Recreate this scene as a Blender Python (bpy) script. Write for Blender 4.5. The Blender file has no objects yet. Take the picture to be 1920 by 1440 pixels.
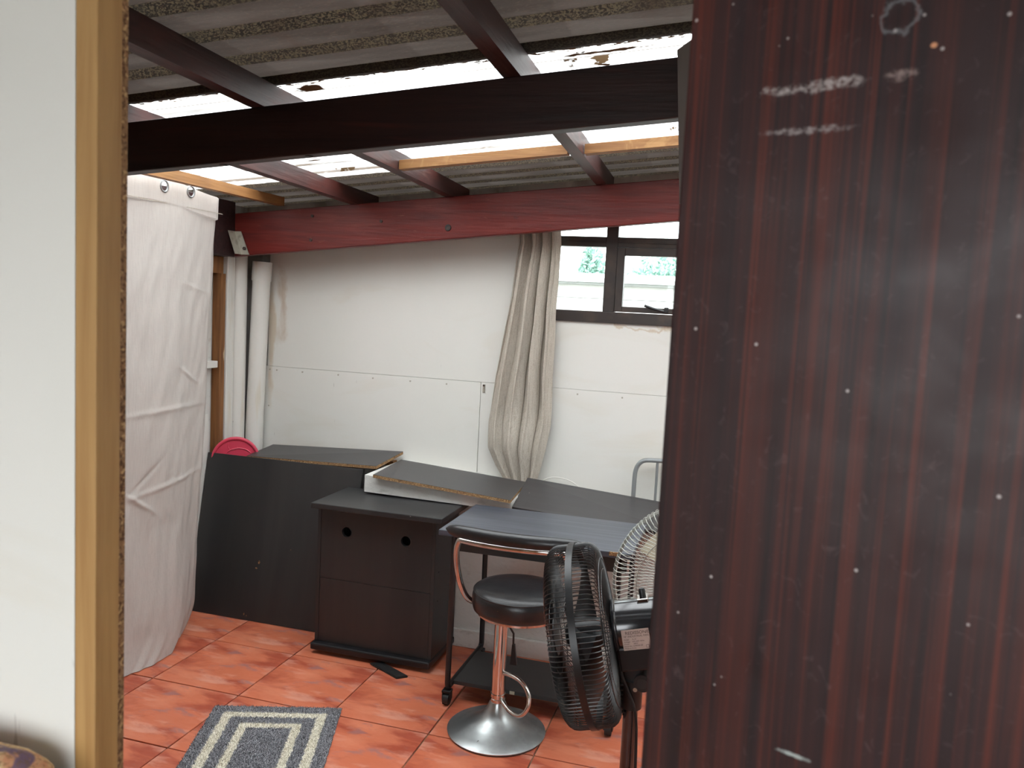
import bpy, bmesh, math, random
from mathutils import Vector, Matrix, Quaternion, noise
PI = math.pi
random.seed(7)
scene = bpy.context.scene
COL = scene.collection

# ------------------------------------------------------------------ camera
cam_d = bpy.data.cameras.new('camera')
cam = bpy.data.objects.new('camera', cam_d)
COL.objects.link(cam)
yaw, pitch, roll, focal_px = -0.2748955, -0.09234865, -0.05073803, 1537.778
fwd = Vector((math.sin(yaw) * math.cos(pitch), math.cos(yaw) * math.cos(pitch), math.sin(pitch)))
r0 = Vector((math.cos(yaw), -math.sin(yaw), 0))
d0 = fwd.cross(r0)
right = math.cos(roll) * r0 + math.sin(roll) * d0
down = -math.sin(roll) * r0 + math.cos(roll) * d0
cam.matrix_world = Matrix(((right.x, -down.x, -fwd.x, 0), (right.y, -down.y, -fwd.y, 0),
                           (right.z, -down.z, -fwd.z, 1.6), (0, 0, 0, 1)))
cam_d.sensor_fit = 'HORIZONTAL'
cam_d.sensor_width = 36.0
cam_d.lens = focal_px / 1920 * 36
cam_d.clip_start = 0.02
cam_d.dof.use_dof = True
cam_d.dof.focus_distance = 3.0
cam_d.dof.aperture_fstop = 8.0
scene.camera = cam

# ------------------------------------------------------------------ sky, exposure
world = bpy.data.worlds.new('sky')
scene.world = world
world.use_nodes = True
bg = world.node_tree.nodes['Background']
bg.inputs['Color'].default_value = (0.935, 0.972, 1.0, 1)
bg.inputs['Strength'].default_value = 6.0
vs = scene.view_settings
vs.view_transform = 'Standard'
vs.look = 'None'
vs.gamma = 1
vs.exposure = 0.4
vs.use_curve_mapping = False

# ------------------------------------------------------------------ material helper
def srgb(*c):
    return tuple(((v / 255) / 12.92 if v / 255 <= .04045 else ((v / 255 + .055) / 1.055) ** 2.4) for v in c) + (1,)

class NT:
    def __init__(s, m):
        s.t = m.node_tree; s.n = s.t.nodes; s.l = s.t.links
        s.tc = s.n.new('ShaderNodeTexCoord')
    def co(s, sc=(1, 1, 1), off=(0, 0, 0)):
        mp = s.n.new('ShaderNodeMapping')
        mp.inputs['Scale'].default_value = sc
        mp.inputs['Location'].default_value = off
        s.l.new(s.tc.outputs['Object'], mp.inputs['Vector'])
        return mp.outputs['Vector']
    def noise(s, sc, detail=4, rough=.55, dist=0, off=(0, 0, 0)):
        nd = s.n.new('ShaderNodeTexNoise')
        nd.inputs['Scale'].default_value = 1
        nd.inputs['Detail'].default_value = detail
        nd.inputs['Roughness'].default_value = rough
        nd.inputs['Distortion'].default_value = dist
        s.l.new(s.co(sc, off), nd.inputs['Vector'])
        return nd.outputs['Fac']
    def rng(s, sock, a, b, c=0, d=1):
        mr = s.n.new('ShaderNodeMapRange')
        mr.inputs['From Min'].default_value = a; mr.inputs['From Max'].default_value = b
        mr.inputs['To Min'].default_value = c; mr.inputs['To Max'].default_value = d
        s.l.new(sock, mr.inputs['Value'])
        return mr.outputs['Result']
    def math(s, op, a, b):
        m = s.n.new('ShaderNodeMath'); m.operation = op
        for i, v in enumerate((a, b)):
            if isinstance(v, (int, float)): m.inputs[i].default_value = v
            else: s.l.new(v, m.inputs[i])
        return m.outputs[0]
    def mask(s, k):
        kind = k[0]
        if kind == 'noise':       # scale, lo, hi, detail, distortion
            return s.rng(s.noise(k[1], k[4] if len(k) > 4 else 4, dist=k[5] if len(k) > 5 else 0,
                                 off=k[6] if len(k) > 6 else (0, 0, 0)), k[2], k[3])
        if kind == 'spots':       # scale, radius
            v = s.n.new('ShaderNodeTexVoronoi'); v.inputs['Scale'].default_value = 1
            s.l.new(s.co(k[1]), v.inputs['Vector'])
            return s.rng(v.outputs['Distance'], k[2], k[2] * .6)
        if kind == 'blob':        # centre, radii, noise scale, edge, ring?
            vm = s.n.new('ShaderNodeVectorMath'); vm.operation = 'SUBTRACT'
            s.l.new(s.tc.outputs['Object'], vm.inputs[0]); vm.inputs[1].default_value = k[1]
            vd = s.n.new('ShaderNodeVectorMath'); vd.operation = 'DIVIDE'
            s.l.new(vm.outputs[0], vd.inputs[0]); vd.inputs[1].default_value = k[2]
            ln = s.n.new('ShaderNodeVectorMath'); ln.operation = 'LENGTH'
            s.l.new(vd.outputs[0], ln.inputs[0])
            dsum = s.math('ADD', ln.outputs['Value'], s.rng(s.noise(k[3], 5), .3, .7, -.5, .5))
            if len(k) > 4 and k[4] == 'ring':
                dd = s.n.new('ShaderNodeMath'); dd.operation = 'ABSOLUTE'
                s.l.new(s.math('SUBTRACT', dsum, 1.0), dd.inputs[0])
                return s.rng(dd.outputs[0], .22, .02)
            return s.rng(dsum, 1.15, .6)
        if kind == 'mul':
            return s.math('MULTIPLY', s.mask(k[1]), s.mask(k[2]))
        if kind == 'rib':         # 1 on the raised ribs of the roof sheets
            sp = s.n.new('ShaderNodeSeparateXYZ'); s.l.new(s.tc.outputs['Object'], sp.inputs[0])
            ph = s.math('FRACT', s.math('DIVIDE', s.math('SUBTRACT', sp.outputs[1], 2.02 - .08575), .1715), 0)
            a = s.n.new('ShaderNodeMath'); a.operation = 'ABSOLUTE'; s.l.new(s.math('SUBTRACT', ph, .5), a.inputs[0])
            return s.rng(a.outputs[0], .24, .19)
        if kind == 'axis':        # axis, lo, hi  (ramp along an object axis)
            sp = s.n.new('ShaderNodeSeparateXYZ'); s.l.new(s.tc.outputs['Object'], sp.inputs[0])
            v = sp.outputs[k[1]]
            if len(k) > 4: v = s.math('ADD', v, s.rng(s.noise(k[4], 4), .3, .7, -k[5], k[5]))
            return s.rng(v, k[2], k[3])

def mat(name, base, rough=.5, metal=0., spec=.5, layers=(), bump=(), rvar=None, coat=0., trans=None):
    """layers: (colour, strength, mask); bump: (mask, strength, distance)"""
    m = bpy.data.materials.new(name); m.use_nodes = True
    t = NT(m); p = t.n['Principled BSDF']
    p.inputs['Roughness'].default_value = rough
    p.inputs['Metallic'].default_value = metal
    p.inputs['Specular IOR Level'].default_value = spec
    p.inputs['Coat Weight'].default_value = coat
    p.inputs['Coat Roughness'].default_value = .15
    if len(base) == 3: base = srgb(*base)
    p.inputs['Base Color'].default_value = base
    prev = None
    for col, st, k in layers:
        if len(col) == 3: col = srgb(*col)
        mx = t.n.new('ShaderNodeMix'); mx.data_type = 'RGBA'
        t.l.new(t.math('MULTIPLY', t.mask(k), st), mx.inputs['Factor'])
        if prev is None: mx.inputs['A'].default_value = base
        else: t.l.new(prev, mx.inputs['A'])
        mx.inputs['B'].default_value = col
        prev = mx.outputs['Result']
    if prev is not None: t.l.new(prev, p.inputs['Base Color'])
    if rvar:
        t.l.new(t.rng(t.mask(rvar[0]), 0, 1, rvar[1], rvar[2]), p.inputs['Roughness'])
    nrm = None
    for k, st, di in bump:
        b = t.n.new('ShaderNodeBump'); b.inputs['Strength'].default_value = st; b.inputs['Distance'].default_value = di
        t.l.new(t.mask(k), b.inputs['Height'])
        if nrm is not None: t.l.new(nrm, b.inputs['Normal'])
        nrm = b.outputs['Normal']
    if nrm is not None: t.l.new(nrm, p.inputs['Normal'])
    if trans:                      # thin cloth: share of light let through
        tr = t.n.new('ShaderNodeBsdfTranslucent')
        if prev is not None: t.l.new(prev, tr.inputs['Color'])
        else: tr.inputs['Color'].default_value = base
        ms = t.n.new('ShaderNodeMixShader'); ms.inputs[0].default_value = trans
        t.l.new(p.outputs[0], ms.inputs[1]); t.l.new(tr.outputs[0], ms.inputs[2])
        t.l.new(ms.outputs[0], t.n['Material Output'].inputs['Surface'])
    return m

MT = {}
MT['plaster'] = mat('white_painted_board', (213, 212, 206), .55, layers=[
    ((217, 215, 210), .7, ('noise', (2.2, 2.2, 1.1), .4, .65, 5)),
    ((198, 186, 164), .45, ('noise', (1.3, 1.3, 2.6), .55, .75, 6, 1.0)),
    ((150, 147, 140), .5, ('noise', (60, 60, 9), .74, .78, 2)),
    ((170, 136, 100), .6, ('mul', ('blob', (-2.405, 3.9, 1.53), (.04, 1, .19), (7, 7, 7)), ('noise', (9, 9, 3), .4, .6))),
    ((186, 160, 122), .5, ('blob', (-2.46, 3.9, 1.36), (.022, 1, .3), (8, 8, 5))),
    ((178, 150, 112), .55, ('blob', (-.49, 3.9, 1.56), (.12, 1, .038), (14, 14, 14), 'ring')),
    ((190, 170, 135), .4, ('blob', (-.3, 3.9, 1.56), (.11, 1, .03), (16, 16, 16), 'ring')),
    ], bump=[(('noise', (3, 3, 3), 0, 1, 4), .25, .01), (('noise', (90, 90, 90), 0, 1, 3), .12, .002)])
MT['ledge'] = mat('scuffed_white_plaster', (206, 205, 201), .7, layers=[
    ((172, 170, 165), .6, ('noise', (14, 14, 30), .58, .72, 6, .6)),
    ((190, 176, 160), .35, ('noise', (4, 4, 4), .5, .7, 5))],
    bump=[(('noise', (26, 26, 40), 0, 1, 6), .5, .006)])
MT['greywall'] = mat('stained_grey_plaster', (168, 166, 160), .8, layers=[
    ((112, 104, 94), .8, ('noise', (5, 5, 3.2), .5, .68, 7, .6)),
    ((205, 204, 198), .7, ('noise', (7, 7, 2.2), .55, .66, 6))],
    bump=[(('noise', (18, 18, 14), 0, 1, 7), .7, .012)])
MT['whitepaint'] = mat('white_gloss_paint', (212, 210, 204), .4, layers=[
    ((196, 184, 160), .6, ('noise', (20, 20, 2.2), .58, .74, 5)),
    ((120, 112, 100), .7, ('noise', (60, 60, 30), .74, .79, 3))],
    bump=[(('noise', (30, 30, 8), 0, 1, 5), .25, .004)])
MT['tile'] = mat('terracotta_glazed_tile', (198, 110, 80), .42, spec=.4, layers=[
    ((162, 74, 54), .9, ('noise', (3.6, 8, 4), .47, .57, 9, .5)),
    ((212, 130, 100), .85, ('noise', (3, 6, 5), .5, .66, 7, .4, (3.1, 1.7, 0))),
    ((214, 152, 130), .65, ('noise', (5, 13, 8), .55, .66, 10, .3, (7.3, 2.2, 0))),
    ((152, 108, 106), .7, ('noise', (7, 15, 8), .58, .66, 9, .3, (1.3, 9.2, 0)))],
    bump=[(('noise', (14, 30, 14), 0, 1, 6), .2, .003)], rvar=(('noise', (9, 20, 9), .4, .65), .3, .55))
MT['grout'] = mat('dark_grout', (110, 78, 62), .9, layers=[((150, 120, 92), .7, ('noise', (9, 9, 9), .45, .6, 5))],
                  bump=[(('noise', (120, 120, 120), 0, 1, 4), .5, .003)])
MT['paving'] = mat('grey_concrete_paving', (150, 148, 142), .9, layers=[((120, 118, 112), .6, ('noise', (1.5, 1.5, 1.5), .45, .65, 6))])
MT['sheet'] = mat('weathered_steel_sheet', (104, 98, 93), .6, metal=.25, layers=[
    ((86, 80, 75), .8, ('noise', (1.2, 14, 14), .4, .65, 5)),
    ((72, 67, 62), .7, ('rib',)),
    ((128, 119, 103), .8, ('mul', ('rib',), ('noise', (170, 300, 300), .48, .56, 2, .6))),
    ((118, 111, 101), .4, ('noise', (90, 160, 160), .58, .64, 2)),
    ((56, 50, 46), .6, ('noise', (3, 10, 10), .6, .75, 6)),
    ((92, 80, 72), .5, ('noise', (7, 3, 3), .55, .7, 6))],
    bump=[(('noise', (60, 90, 90), 0, 1, 3), .25, .003)])
WOODB = [(('noise', (4, 60, 60), 0, 1, 5), .35, .004), (('noise', (30, 6, 6), 0, 1, 4), .1, .003)]
MT['darkbeam'] = mat('dark_stained_timber', (50, 31, 31), .48, layers=[
    ((28, 18, 20), .9, ('noise', (1.6, 22, 30), .42, .64, 6, .6)),
    ((86, 40, 36), .5, ('noise', (2.5, 30, 36), .6, .74, 6, .4))], bump=WOODB, spec=.4)
MT['redbeam'] = mat('red_brown_varnished_timber', (104, 31, 25), .42, layers=[
    ((84, 26, 24), .85, ('noise', (1.6, 20, 26), .42, .62, 6, .8)),
    ((118, 46, 38), .6, ('noise', (2.3, 9, 14), .54, .68, 5, .6)),
    ((50, 22, 22), .8, ('noise', (5, 12, 12), .66, .74, 4, .3)),
    ((150, 96, 80), .3, ('noise', (14, 50, 60), .64, .72, 4))], bump=WOODB, spec=.35)
WOODY = [(('noise', (60, 4, 60), 0, 1, 5), .35, .004)]
MT['purlin'] = mat('dark_red_stained_purlin', (60, 36, 34), .45, layers=[
    ((44, 27, 27), .8, ('noise', (26, 1.5, 30), .42, .62, 6, .6)),
    ((120, 90, 80), .4, ('noise', (40, 3.5, 40), .6, .75, 6, .4)),
    ((96, 42, 34), .5, ('noise', (9, 3.0, 9), .5, .68, 5)),
    ((25, 20, 20), .7, ('noise', (16, 5, 16), .66, .74, 5))], bump=WOODY, spec=.45)
MT['lathY'] = mat('raw_yellow_pine_lath', (146, 102, 56), .6, layers=[
    ((118, 76, 36), .8, ('noise', (50, 3, 50), .42, .66, 6, .5)),
    ((162, 120, 72), .6, ('noise', (30, 2, 30), .55, .7, 5))], bump=WOODY)
MT['lathX'] = mat('raw_yellow_pine_blocking', (144, 102, 58), .6, layers=[
    ((116, 74, 36), .8, ('noise', (4, 50, 50), .42, .66, 6, .5)),
    ((164, 124, 76), .6, ('noise', (14, 14, 14), .55, .7, 5, 1.5))], bump=WOODB)
MT['stud'] = mat('raw_pine_stud', (172, 134, 82), .62, layers=[
    ((148, 108, 60), .8, ('noise', (40, 40, 2.6), .42, .66, 6, .6)),
    ((184, 148, 98), .6, ('noise', (24, 24, 1.6), .55, .7, 5)),
    ((110, 66, 36), .8, ('spots', (9, 9, 2.6), .06))],
    bump=[(('noise', (60, 60, 4), 0, 1, 5), .3, .003)])
MT['oldwood'] = mat('old_brown_timber', (138, 92, 50), .7, layers=[
    ((96, 58, 30), .8, ('noise', (40, 40, 2.6), .42, .66, 6, .6)),
    ((196, 178, 150), .8, ('noise', (14, 14, 5), .64, .7, 5))], bump=[(('noise', (60, 60, 4), 0, 1, 5), .4, .004)])
MT['chip'] = mat('raw_chipboard_edge', (148, 114, 78), .85, layers=[
    ((94, 64, 38), .9, ('noise', (190, 190, 190), .5, .6, 2)),
    ((206, 172, 122), .8, ('noise', (150, 150, 150), .56, .64, 2, 0, (4, 4, 4))),
    ((56, 38, 34), .8, ('noise', (40, 40, 26), .64, .72, 4))],
    bump=[(('noise', (160, 160, 160), 0, 1, 3), .8, .004)])
MT['blackboard'] = mat('black_brown_melamine', (46, 46, 46), .4, layers=[
    ((35, 36, 38), .8, ('noise', (9, 9, .8), .42, .64, 4)),
    ((50, 47, 48), .5, ('noise', (6, 6, .5), .52, .7, 4, 0, (3, 2, 1))),
    ((176, 166, 156), .8, ('noise', (55, 55, 55), .775, .79, 2))],
    bump=[(('noise', (160, 160, 20), 0, 1, 3), .08, .001)])
MT['blacktop'] = mat('worn_black_board', (60, 58, 59), .4, layers=[
    ((56, 52, 53), .7, ('noise', (1.4, 22, 22), .42, .64, 5)),
    ((186, 180, 172), .7, ('noise', (46, 46, 46), .765, .785, 2)),
    ((176, 122, 78), .8, ('noise', (6, 30, 30), .76, .78, 4))],
    bump=[(('noise', (8, 120, 120), 0, 1, 4), .12, .001)])
MT['deskblack'] = mat('black_wood_grain_desk_top', (62, 66, 75), .33, layers=[
    ((82, 86, 97), .8, ('noise', (2, 60, 60), .46, .62, 5)),
    ((190, 186, 180), .8, ('noise', (40, 40, 40), .78, .79, 2))],
    bump=[(('noise', (4, 160, 160), 0, 1, 4), .2, .0012)], spec=.6)
MT['blackmetal'] = mat('black_powder_coat', (26, 25, 27), .4, layers=[((60, 56, 54), .5, ('noise', (30, 30, 30), .62, .72, 4))], spec=.5)
MT['blackplastic'] = mat('black_plastic', (20, 20, 22), .38, layers=[((42, 42, 44), .5, ('noise', (20, 20, 20), .55, .7, 4))], spec=.5)
MT['guard'] = mat('black_enamelled_wire', (30, 30, 31), .35, layers=[((96, 88, 80), .6, ('noise', (30, 30, 30), .58, .68, 4))], spec=.6)
MT['motor'] = mat('glossy_black_motor_shell', (24, 25, 28), .2, layers=[((46, 46, 50), .5, ('noise', (9, 9, 60), .5, .7, 4))], spec=.7, coat=.5)
MT['leather'] = mat('black_vinyl', (27, 26, 28), .32, layers=[((44, 42, 43), .6, ('noise', (12, 12, 12), .5, .68, 5)),
    ((196, 176, 120), .8, ('noise', (70, 70, 70), .79, .80, 2))],
    bump=[(('noise', (9, 9, 14), 0, 1, 5), .35, .008), (('noise', (300, 300, 300), 0, 1, 2), .12, .001)], spec=.6)
MT['chrome'] = mat('worn_chrome', (205, 200, 196), .16, metal=1., layers=[((150, 122, 104), .6, ('noise', (20, 20, 5), .55, .7, 5))],
                   rvar=(('noise', (20, 20, 4), .4, .7), .1, .3))
MT['steelbase'] = mat('brushed_steel_base', (172, 176, 176), .38, metal=.9, layers=[((120, 122, 122), .6, ('noise', (9, 9, 9), .48, .68, 6)),
    ((60, 56, 52), .8, ('noise', (60, 60, 60), .75, .78, 3))], rvar=(('noise', (9, 9, 9), .4, .65), .3, .5))
MT['greytube'] = mat('grey_painted_tube', (140, 143, 144), .4, metal=.3, layers=[((118, 120, 121), .5, ('noise', (20, 20, 4), .5, .7, 4))])
MT['silver'] = mat('silver_fan_wire', (176, 178, 170), .35, metal=.5, layers=[((120, 118, 106), .5, ('noise', (30, 30, 30), .5, .7, 4))])
MT['cream'] = mat('cream_plastic_blade', (196, 186, 164), .4, layers=[((160, 148, 126), .5, ('noise', (9, 9, 9), .5, .7, 4))])
MT['greyplastic'] = mat('grey_plastic', (120, 122, 118), .45, layers=[((96, 98, 94), .5, ('noise', (12, 12, 12), .5, .7, 4))])
MT['galv'] = mat('galvanised_bracket', (176, 172, 160), .45, metal=.5, layers=[((128, 122, 110), .7, ('noise', (24, 24, 24), .5, .66, 5))])
MT['bolt'] = mat('dark_bolt', (54, 50, 50), .5, metal=.6, layers=[((90, 70, 60), .6, ('noise', (60, 60, 60), .5, .66, 4))])
MT['bronze'] = mat('dark_bronze_aluminium', (66, 60, 58), .38, metal=.5, layers=[((96, 82, 72), .5, ('noise', (9, 9, 9), .52, .7, 5))])
MT['rubber'] = mat('black_rubber', (22, 22, 23), .6, layers=[((52, 48, 46), .6, ('noise', (40, 40, 40), .55, .7, 4))])
MT['red'] = mat('pink_red_plastic', (204, 62, 86), .4, layers=[((186, 50, 74), .6, ('noise', (8, 8, 8), .5, .7, 4))], bump=[(('noise', (120, 120, 120), 0, 1, 2), .1, .001)])
CLOTHB = [(('noise', (420, 420, 26), 0, 1, 3), .25, .001), (('noise', (420, 26, 420), 0, 1, 3), .2, .001)]
MT['curtain'] = mat('oatmeal_linen_curtain', (204, 197, 191), .85, spec=.15, layers=[
    ((186, 178, 173), .35, ('noise', (300, 300, 12), .46, .62, 3)),
    ((206, 200, 193), .35, ('noise', (300, 14, 300), .48, .62, 3))],
    bump=CLOTHB + [(('noise', (7, 7, 3.4), 0, 1, 5), .5, .02)], trans=.22)
MT['curtain2'] = mat('beige_heavy_curtain', (186, 178, 166), .88, spec=.12, layers=[
    ((158, 147, 134), .6, ('noise', (240, 240, 9), .46, .62, 3)),
    ((200, 193, 182), .6, ('noise', (240, 240, 240), .5, .6, 2))],
    bump=CLOTHB + [(('noise', (26, 26, 10), 0, 1, 4), .3, .008)], trans=.1)
MT['door'] = mat('dark_mahogany_veneer', (46, 21, 21), .5, coat=.08, spec=.35, layers=[
    ((36, 17, 20), .9, ('noise', (60, 3, 1.0), .4, .6, 4, .35)),
    ((88, 33, 20), .75, ('noise', (85, 3, .8), .5, .64, 4, .3, (5, 0, 2))),
    ((74, 28, 20), .6, ('noise', (34, 3, .5), .5, .62, 4, .3, (9, 0, 4))),
    ((26, 13, 16), .85, ('noise', (110, 3, 1.3), .52, .64, 4, .25, (2, 0, 7))),
    ((110, 88, 88), .22, ('noise', (60, 60, 60), .6, .75, 5, 1.5)),
    ((190, 180, 178), .7, ('spots', (30, 30, 30), .06)),
    ((172, 162, 160), .85, ('mul', ('blob', (.118, 0, 1.805), (.045, .2, .0052), (60, 60, 60)), ('noise', (160, 160, 200), .38, .6, 4))),
    ((150, 140, 140), .8, ('mul', ('blob', (.118, 0, 1.768), (.04, .2, .0036), (60, 60, 60)), ('noise', (160, 160, 200), .4, .62, 4))),
    ((150, 130, 126), .7, ('mul', ('blob', (.193, 0, 1.806), (.014, .2, .005), (60, 60, 60)), ('noise', (160, 160, 200), .4, .6, 4))),
    ((168, 176, 172), .8, ('blob', (.152, 0, 1.206), (.013, .2, .0026), (50, 50, 50))),
    ((122, 124, 128), .5, ('blob', (.187, 0, 1.853), (.014, .2, .012), (50, 50, 50), 'ring')),
    ((214, 150, 110), .9, ('blob', (.214, 0, 1.826), (.0022, .2, .002), (50, 50, 50)))],
    bump=[(('noise', (200, 20, 9), 0, 1, 4), .08, .001), (('noise', (90, 90, 90), 0, 1, 4), .06, .001)],
    rvar=(('noise', (16, 16, 16), .35, .65, 6), .4, .6))
MT['rug'] = None
MT['glass'] = None
def make_special():
    # rug pile: woven grey with two cream rectangles at fixed distances from the edge
    m = bpy.data.materials.new('grey_and_cream_rug_pile'); m.use_nodes = True
    t = NT(m); p = t.n['Principled BSDF']; p.inputs['Roughness'].default_value = .95; p.inputs['Specular IOR Level'].default_value = .1
    sp = t.n.new('ShaderNodeSeparateXYZ'); t.l.new(t.tc.outputs['Object'], sp.inputs[0])
    def absd(sock, half):
        a = t.n.new('ShaderNodeMath'); a.operation = 'ABSOLUTE'; t.l.new(sock, a.inputs[0])
        return t.math('SUBTRACT', half, a.outputs[0])
    d = t.math('MINIMUM', absd(sp.outputs[0], RUG[0] / 2), absd(sp.outputs[1], RUG[1] / 2))
    d = t.math('ADD', d, t.rng(t.noise((110, 110, 110), 3), .3, .7, -.006, .006))
    def band(a, b):
        return t.math('MULTIPLY', t.rng(d, a - .002, a + .002), t.rng(d, b + .002, b - .002))
    w = t.math('MAXIMUM', band(.048, .083), band(.128, .160))
    g = t.n.new('ShaderNodeValToRGB'); t.l.new(t.noise((260, 260, 260), 2), g.inputs[0])
    g.color_ramp.elements[0].position = .36; g.color_ramp.elements[0].color = srgb(72, 73, 80)
    g.color_ramp.elements[1].position = .64; g.color_ramp.elements[1].color = srgb(172, 172, 176)
    c = t.n.new('ShaderNodeValToRGB'); t.l.new(t.noise((120, 120, 120), 3), c.inputs[0])
    c.color_ramp.elements[0].position = .3; c.color_ramp.elements[0].color = srgb(204, 196, 178)
    c.color_ramp.elements[1].position = .6; c.color_ramp.elements[1].color = srgb(234, 229, 214)
    mx = t.n.new('ShaderNodeMix'); mx.data_type = 'RGBA'
    t.l.new(w, mx.inputs['Factor']); t.l.new(g.outputs[0], mx.inputs['A']); t.l.new(c.outputs[0], mx.inputs['B'])
    t.l.new(mx.outputs['Result'], p.inputs['Base Color'])
    MT['rug'] = m
    # clear window glass
    m = bpy.data.materials.new('window_glass'); m.use_nodes = True; t = NT(m)
    tr = t.n.new('ShaderNodeBsdfTransparent'); tr.inputs[0].default_value = (.93, .96, .95, 1)
    gl = t.n.new('ShaderNodeBsdfGlossy'); gl.inputs['Roughness'].default_value = .03
    fr = t.n.new('ShaderNodeFresnel'); fr.inputs[0].default_value = 1.45
    ms = t.n.new('ShaderNodeMixShader'); t.l.new(t.rng(fr.outputs[0], 0, 1, 0, .6), ms.inputs[0])
    t.l.new(tr.outputs[0], ms.inputs[1]); t.l.new(gl.outputs[0], ms.inputs[2])
    t.l.new(ms.outputs[0], t.n['Material Output'].inputs['Surface'])
    MT['glass'] = m
    # clear corrugated roof sheet: mostly see-through, a little milky, rib shading painted in, dirt and old paint along the lap
    m = bpy.data.materials.new('clear_polycarbonate_sheet'); m.use_nodes = True; t = NT(m)
    tr = t.n.new('ShaderNodeBsdfTransparent'); tr.inputs[0].default_value = (.92, .93, .92, 1)
    tl = t.n.new('ShaderNodeBsdfTranslucent'); tl.inputs[0].default_value = (.86, .87, .86, 1)
    ms = t.n.new('ShaderNodeMixShader'); ms.inputs[0].default_value = .4
    t.l.new(tr.outputs[0], ms.inputs[1]); t.l.new(tl.outputs[0], ms.inputs[2])
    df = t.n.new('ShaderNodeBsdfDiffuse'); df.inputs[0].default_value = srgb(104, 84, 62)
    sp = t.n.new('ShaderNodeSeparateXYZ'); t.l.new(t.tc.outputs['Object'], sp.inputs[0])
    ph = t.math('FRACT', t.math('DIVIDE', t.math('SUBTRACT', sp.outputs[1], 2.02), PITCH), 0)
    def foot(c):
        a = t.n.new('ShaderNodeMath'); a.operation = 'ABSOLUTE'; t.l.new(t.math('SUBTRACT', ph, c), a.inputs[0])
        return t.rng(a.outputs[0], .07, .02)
    rib_shade = t.math('MULTIPLY', t.math('MAXIMUM', foot(.2), foot(.8)), t.rng(t.noise((3, 8, 8), 5), .3, .7, .70, .88))  # stripes that paint the shading of the rib webs into the sheet
    dirt_shade = t.math('MAXIMUM',
                  t.mask(('axis', 1, 2.088, 2.078, (46, 130, 46), .034)),
                  t.math('MAXIMUM', t.mask(('axis', 1, 3.352, 3.362, (22, 60, 22), .02)),
                         t.math('MAXIMUM', t.mask(('noise', (6, 9, 9), .655, .69, 6, .5)), rib_shade)))
    for c, r in (((-.515, 2.19, 2.25), (.05, .035, 1)), ((-.665, 2.20, 2.25), (.03, .04, 1)), ((-.40, 2.13, 2.26), (.12, .014, 1)), ((-1.245, 2.14, 2.19), (.05, .05, 1)),
                 ((-.535, 2.71, 2.25), (.07, .03, 1)), ((-.70, 2.74, 2.23), (.04, .05, 1)), ((-1.72, 3.02, 2.15), (.04, .03, 1)), ((-1.70, 3.24, 2.15), (.07, .02, 1)), ((-1.27, 2.86, 2.19), (.04, .03, 1)), ((-1.74, 2.19, 2.15), (.05, .03, 1))):
        dirt_shade = t.math('MAXIMUM', dirt_shade, t.mask(('blob', c, r, (30, 30, 30))))
    ms2 = t.n.new('ShaderNodeMixShader'); t.l.new(dirt_shade, ms2.inputs[0])
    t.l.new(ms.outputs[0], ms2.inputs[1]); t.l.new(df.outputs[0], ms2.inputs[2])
    t.l.new(ms2.outputs[0], t.n['Material Output'].inputs['Surface'])
    MT['clear'] = m
RUG = (.485, .80)
PITCH = .1715                       # rib spacing of the roof sheets
make_special()

# ------------------------------------------------------------------ geometry helpers
def box(bm, x0, x1, y0, y1, z0, z1, bev=0.):
    vs_ = [bm.verts.new((x, y, z)) for z in (z0, z1) for y in (y0, y1) for x in (x0, x1)]
    f = [(0, 2, 3, 1), (4, 5, 7, 6), (0, 1, 5, 4), (2, 6, 7, 3), (0, 4, 6, 2), (1, 3, 7, 5)]
    fs = [bm.faces.new([vs_[i] for i in q]) for q in f]
    if bev:
        es = {e for q in fs for e in q.edges}
        bmesh.ops.bevel(bm, geom=list(es), offset=bev, segments=2, profile=.5, affect='EDGES')
    return bm

def hexa(bm, pts):
    """pts: 8 corners, lower ring then upper ring, each counter-clockwise"""
    v = [bm.verts.new(p) for p in pts]
    for q in ((3, 2, 1, 0), (4, 5, 6, 7), (0, 1, 5, 4), (1, 2, 6, 5), (2, 3, 7, 6), (3, 0, 4, 7)):
        bm.faces.new([v[i] for i in q])
    return bm

def tube(bm, path, r, n=8, closed=False, caps=True):
    path = [Vector(p) for p in path]
    rs = r if isinstance(r, (list, tuple)) else [r] * len(path)
    N = len(path)
    tang = []
    for i in range(N):
        a = path[(i - 1) % N] if (closed or i > 0) else path[i]
        b = path[(i + 1) % N] if (closed or i < N - 1) else path[i]
        tang.append((b - a).normalized())
    up = Vector((0, 0, 1)) if abs(tang[0].z) < .9 else Vector((1, 0, 0))
    nrm = tang[0].cross(up).normalized()
    rings = []
    for i in range(N):
        nrm = (nrm - tang[i] * nrm.dot(tang[i])).normalized()
        bi = tang[i].cross(nrm)
        rings.append([bm.verts.new(path[i] + (nrm * math.cos(2 * PI * k / n) + bi * math.sin(2 * PI * k / n)) * rs[i]) for k in range(n)])
    for i in range(N if closed else N - 1):
        A, B_ = rings[i], rings[(i + 1) % N]
        for k in range(n):
            bm.faces.new((A[k], A[(k + 1) % n], B_[(k + 1) % n], B_[k]))
    if caps and not closed:
        bm.faces.new(rings[0][::-1]); bm.faces.new(rings[-1])
    return bm

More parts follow.
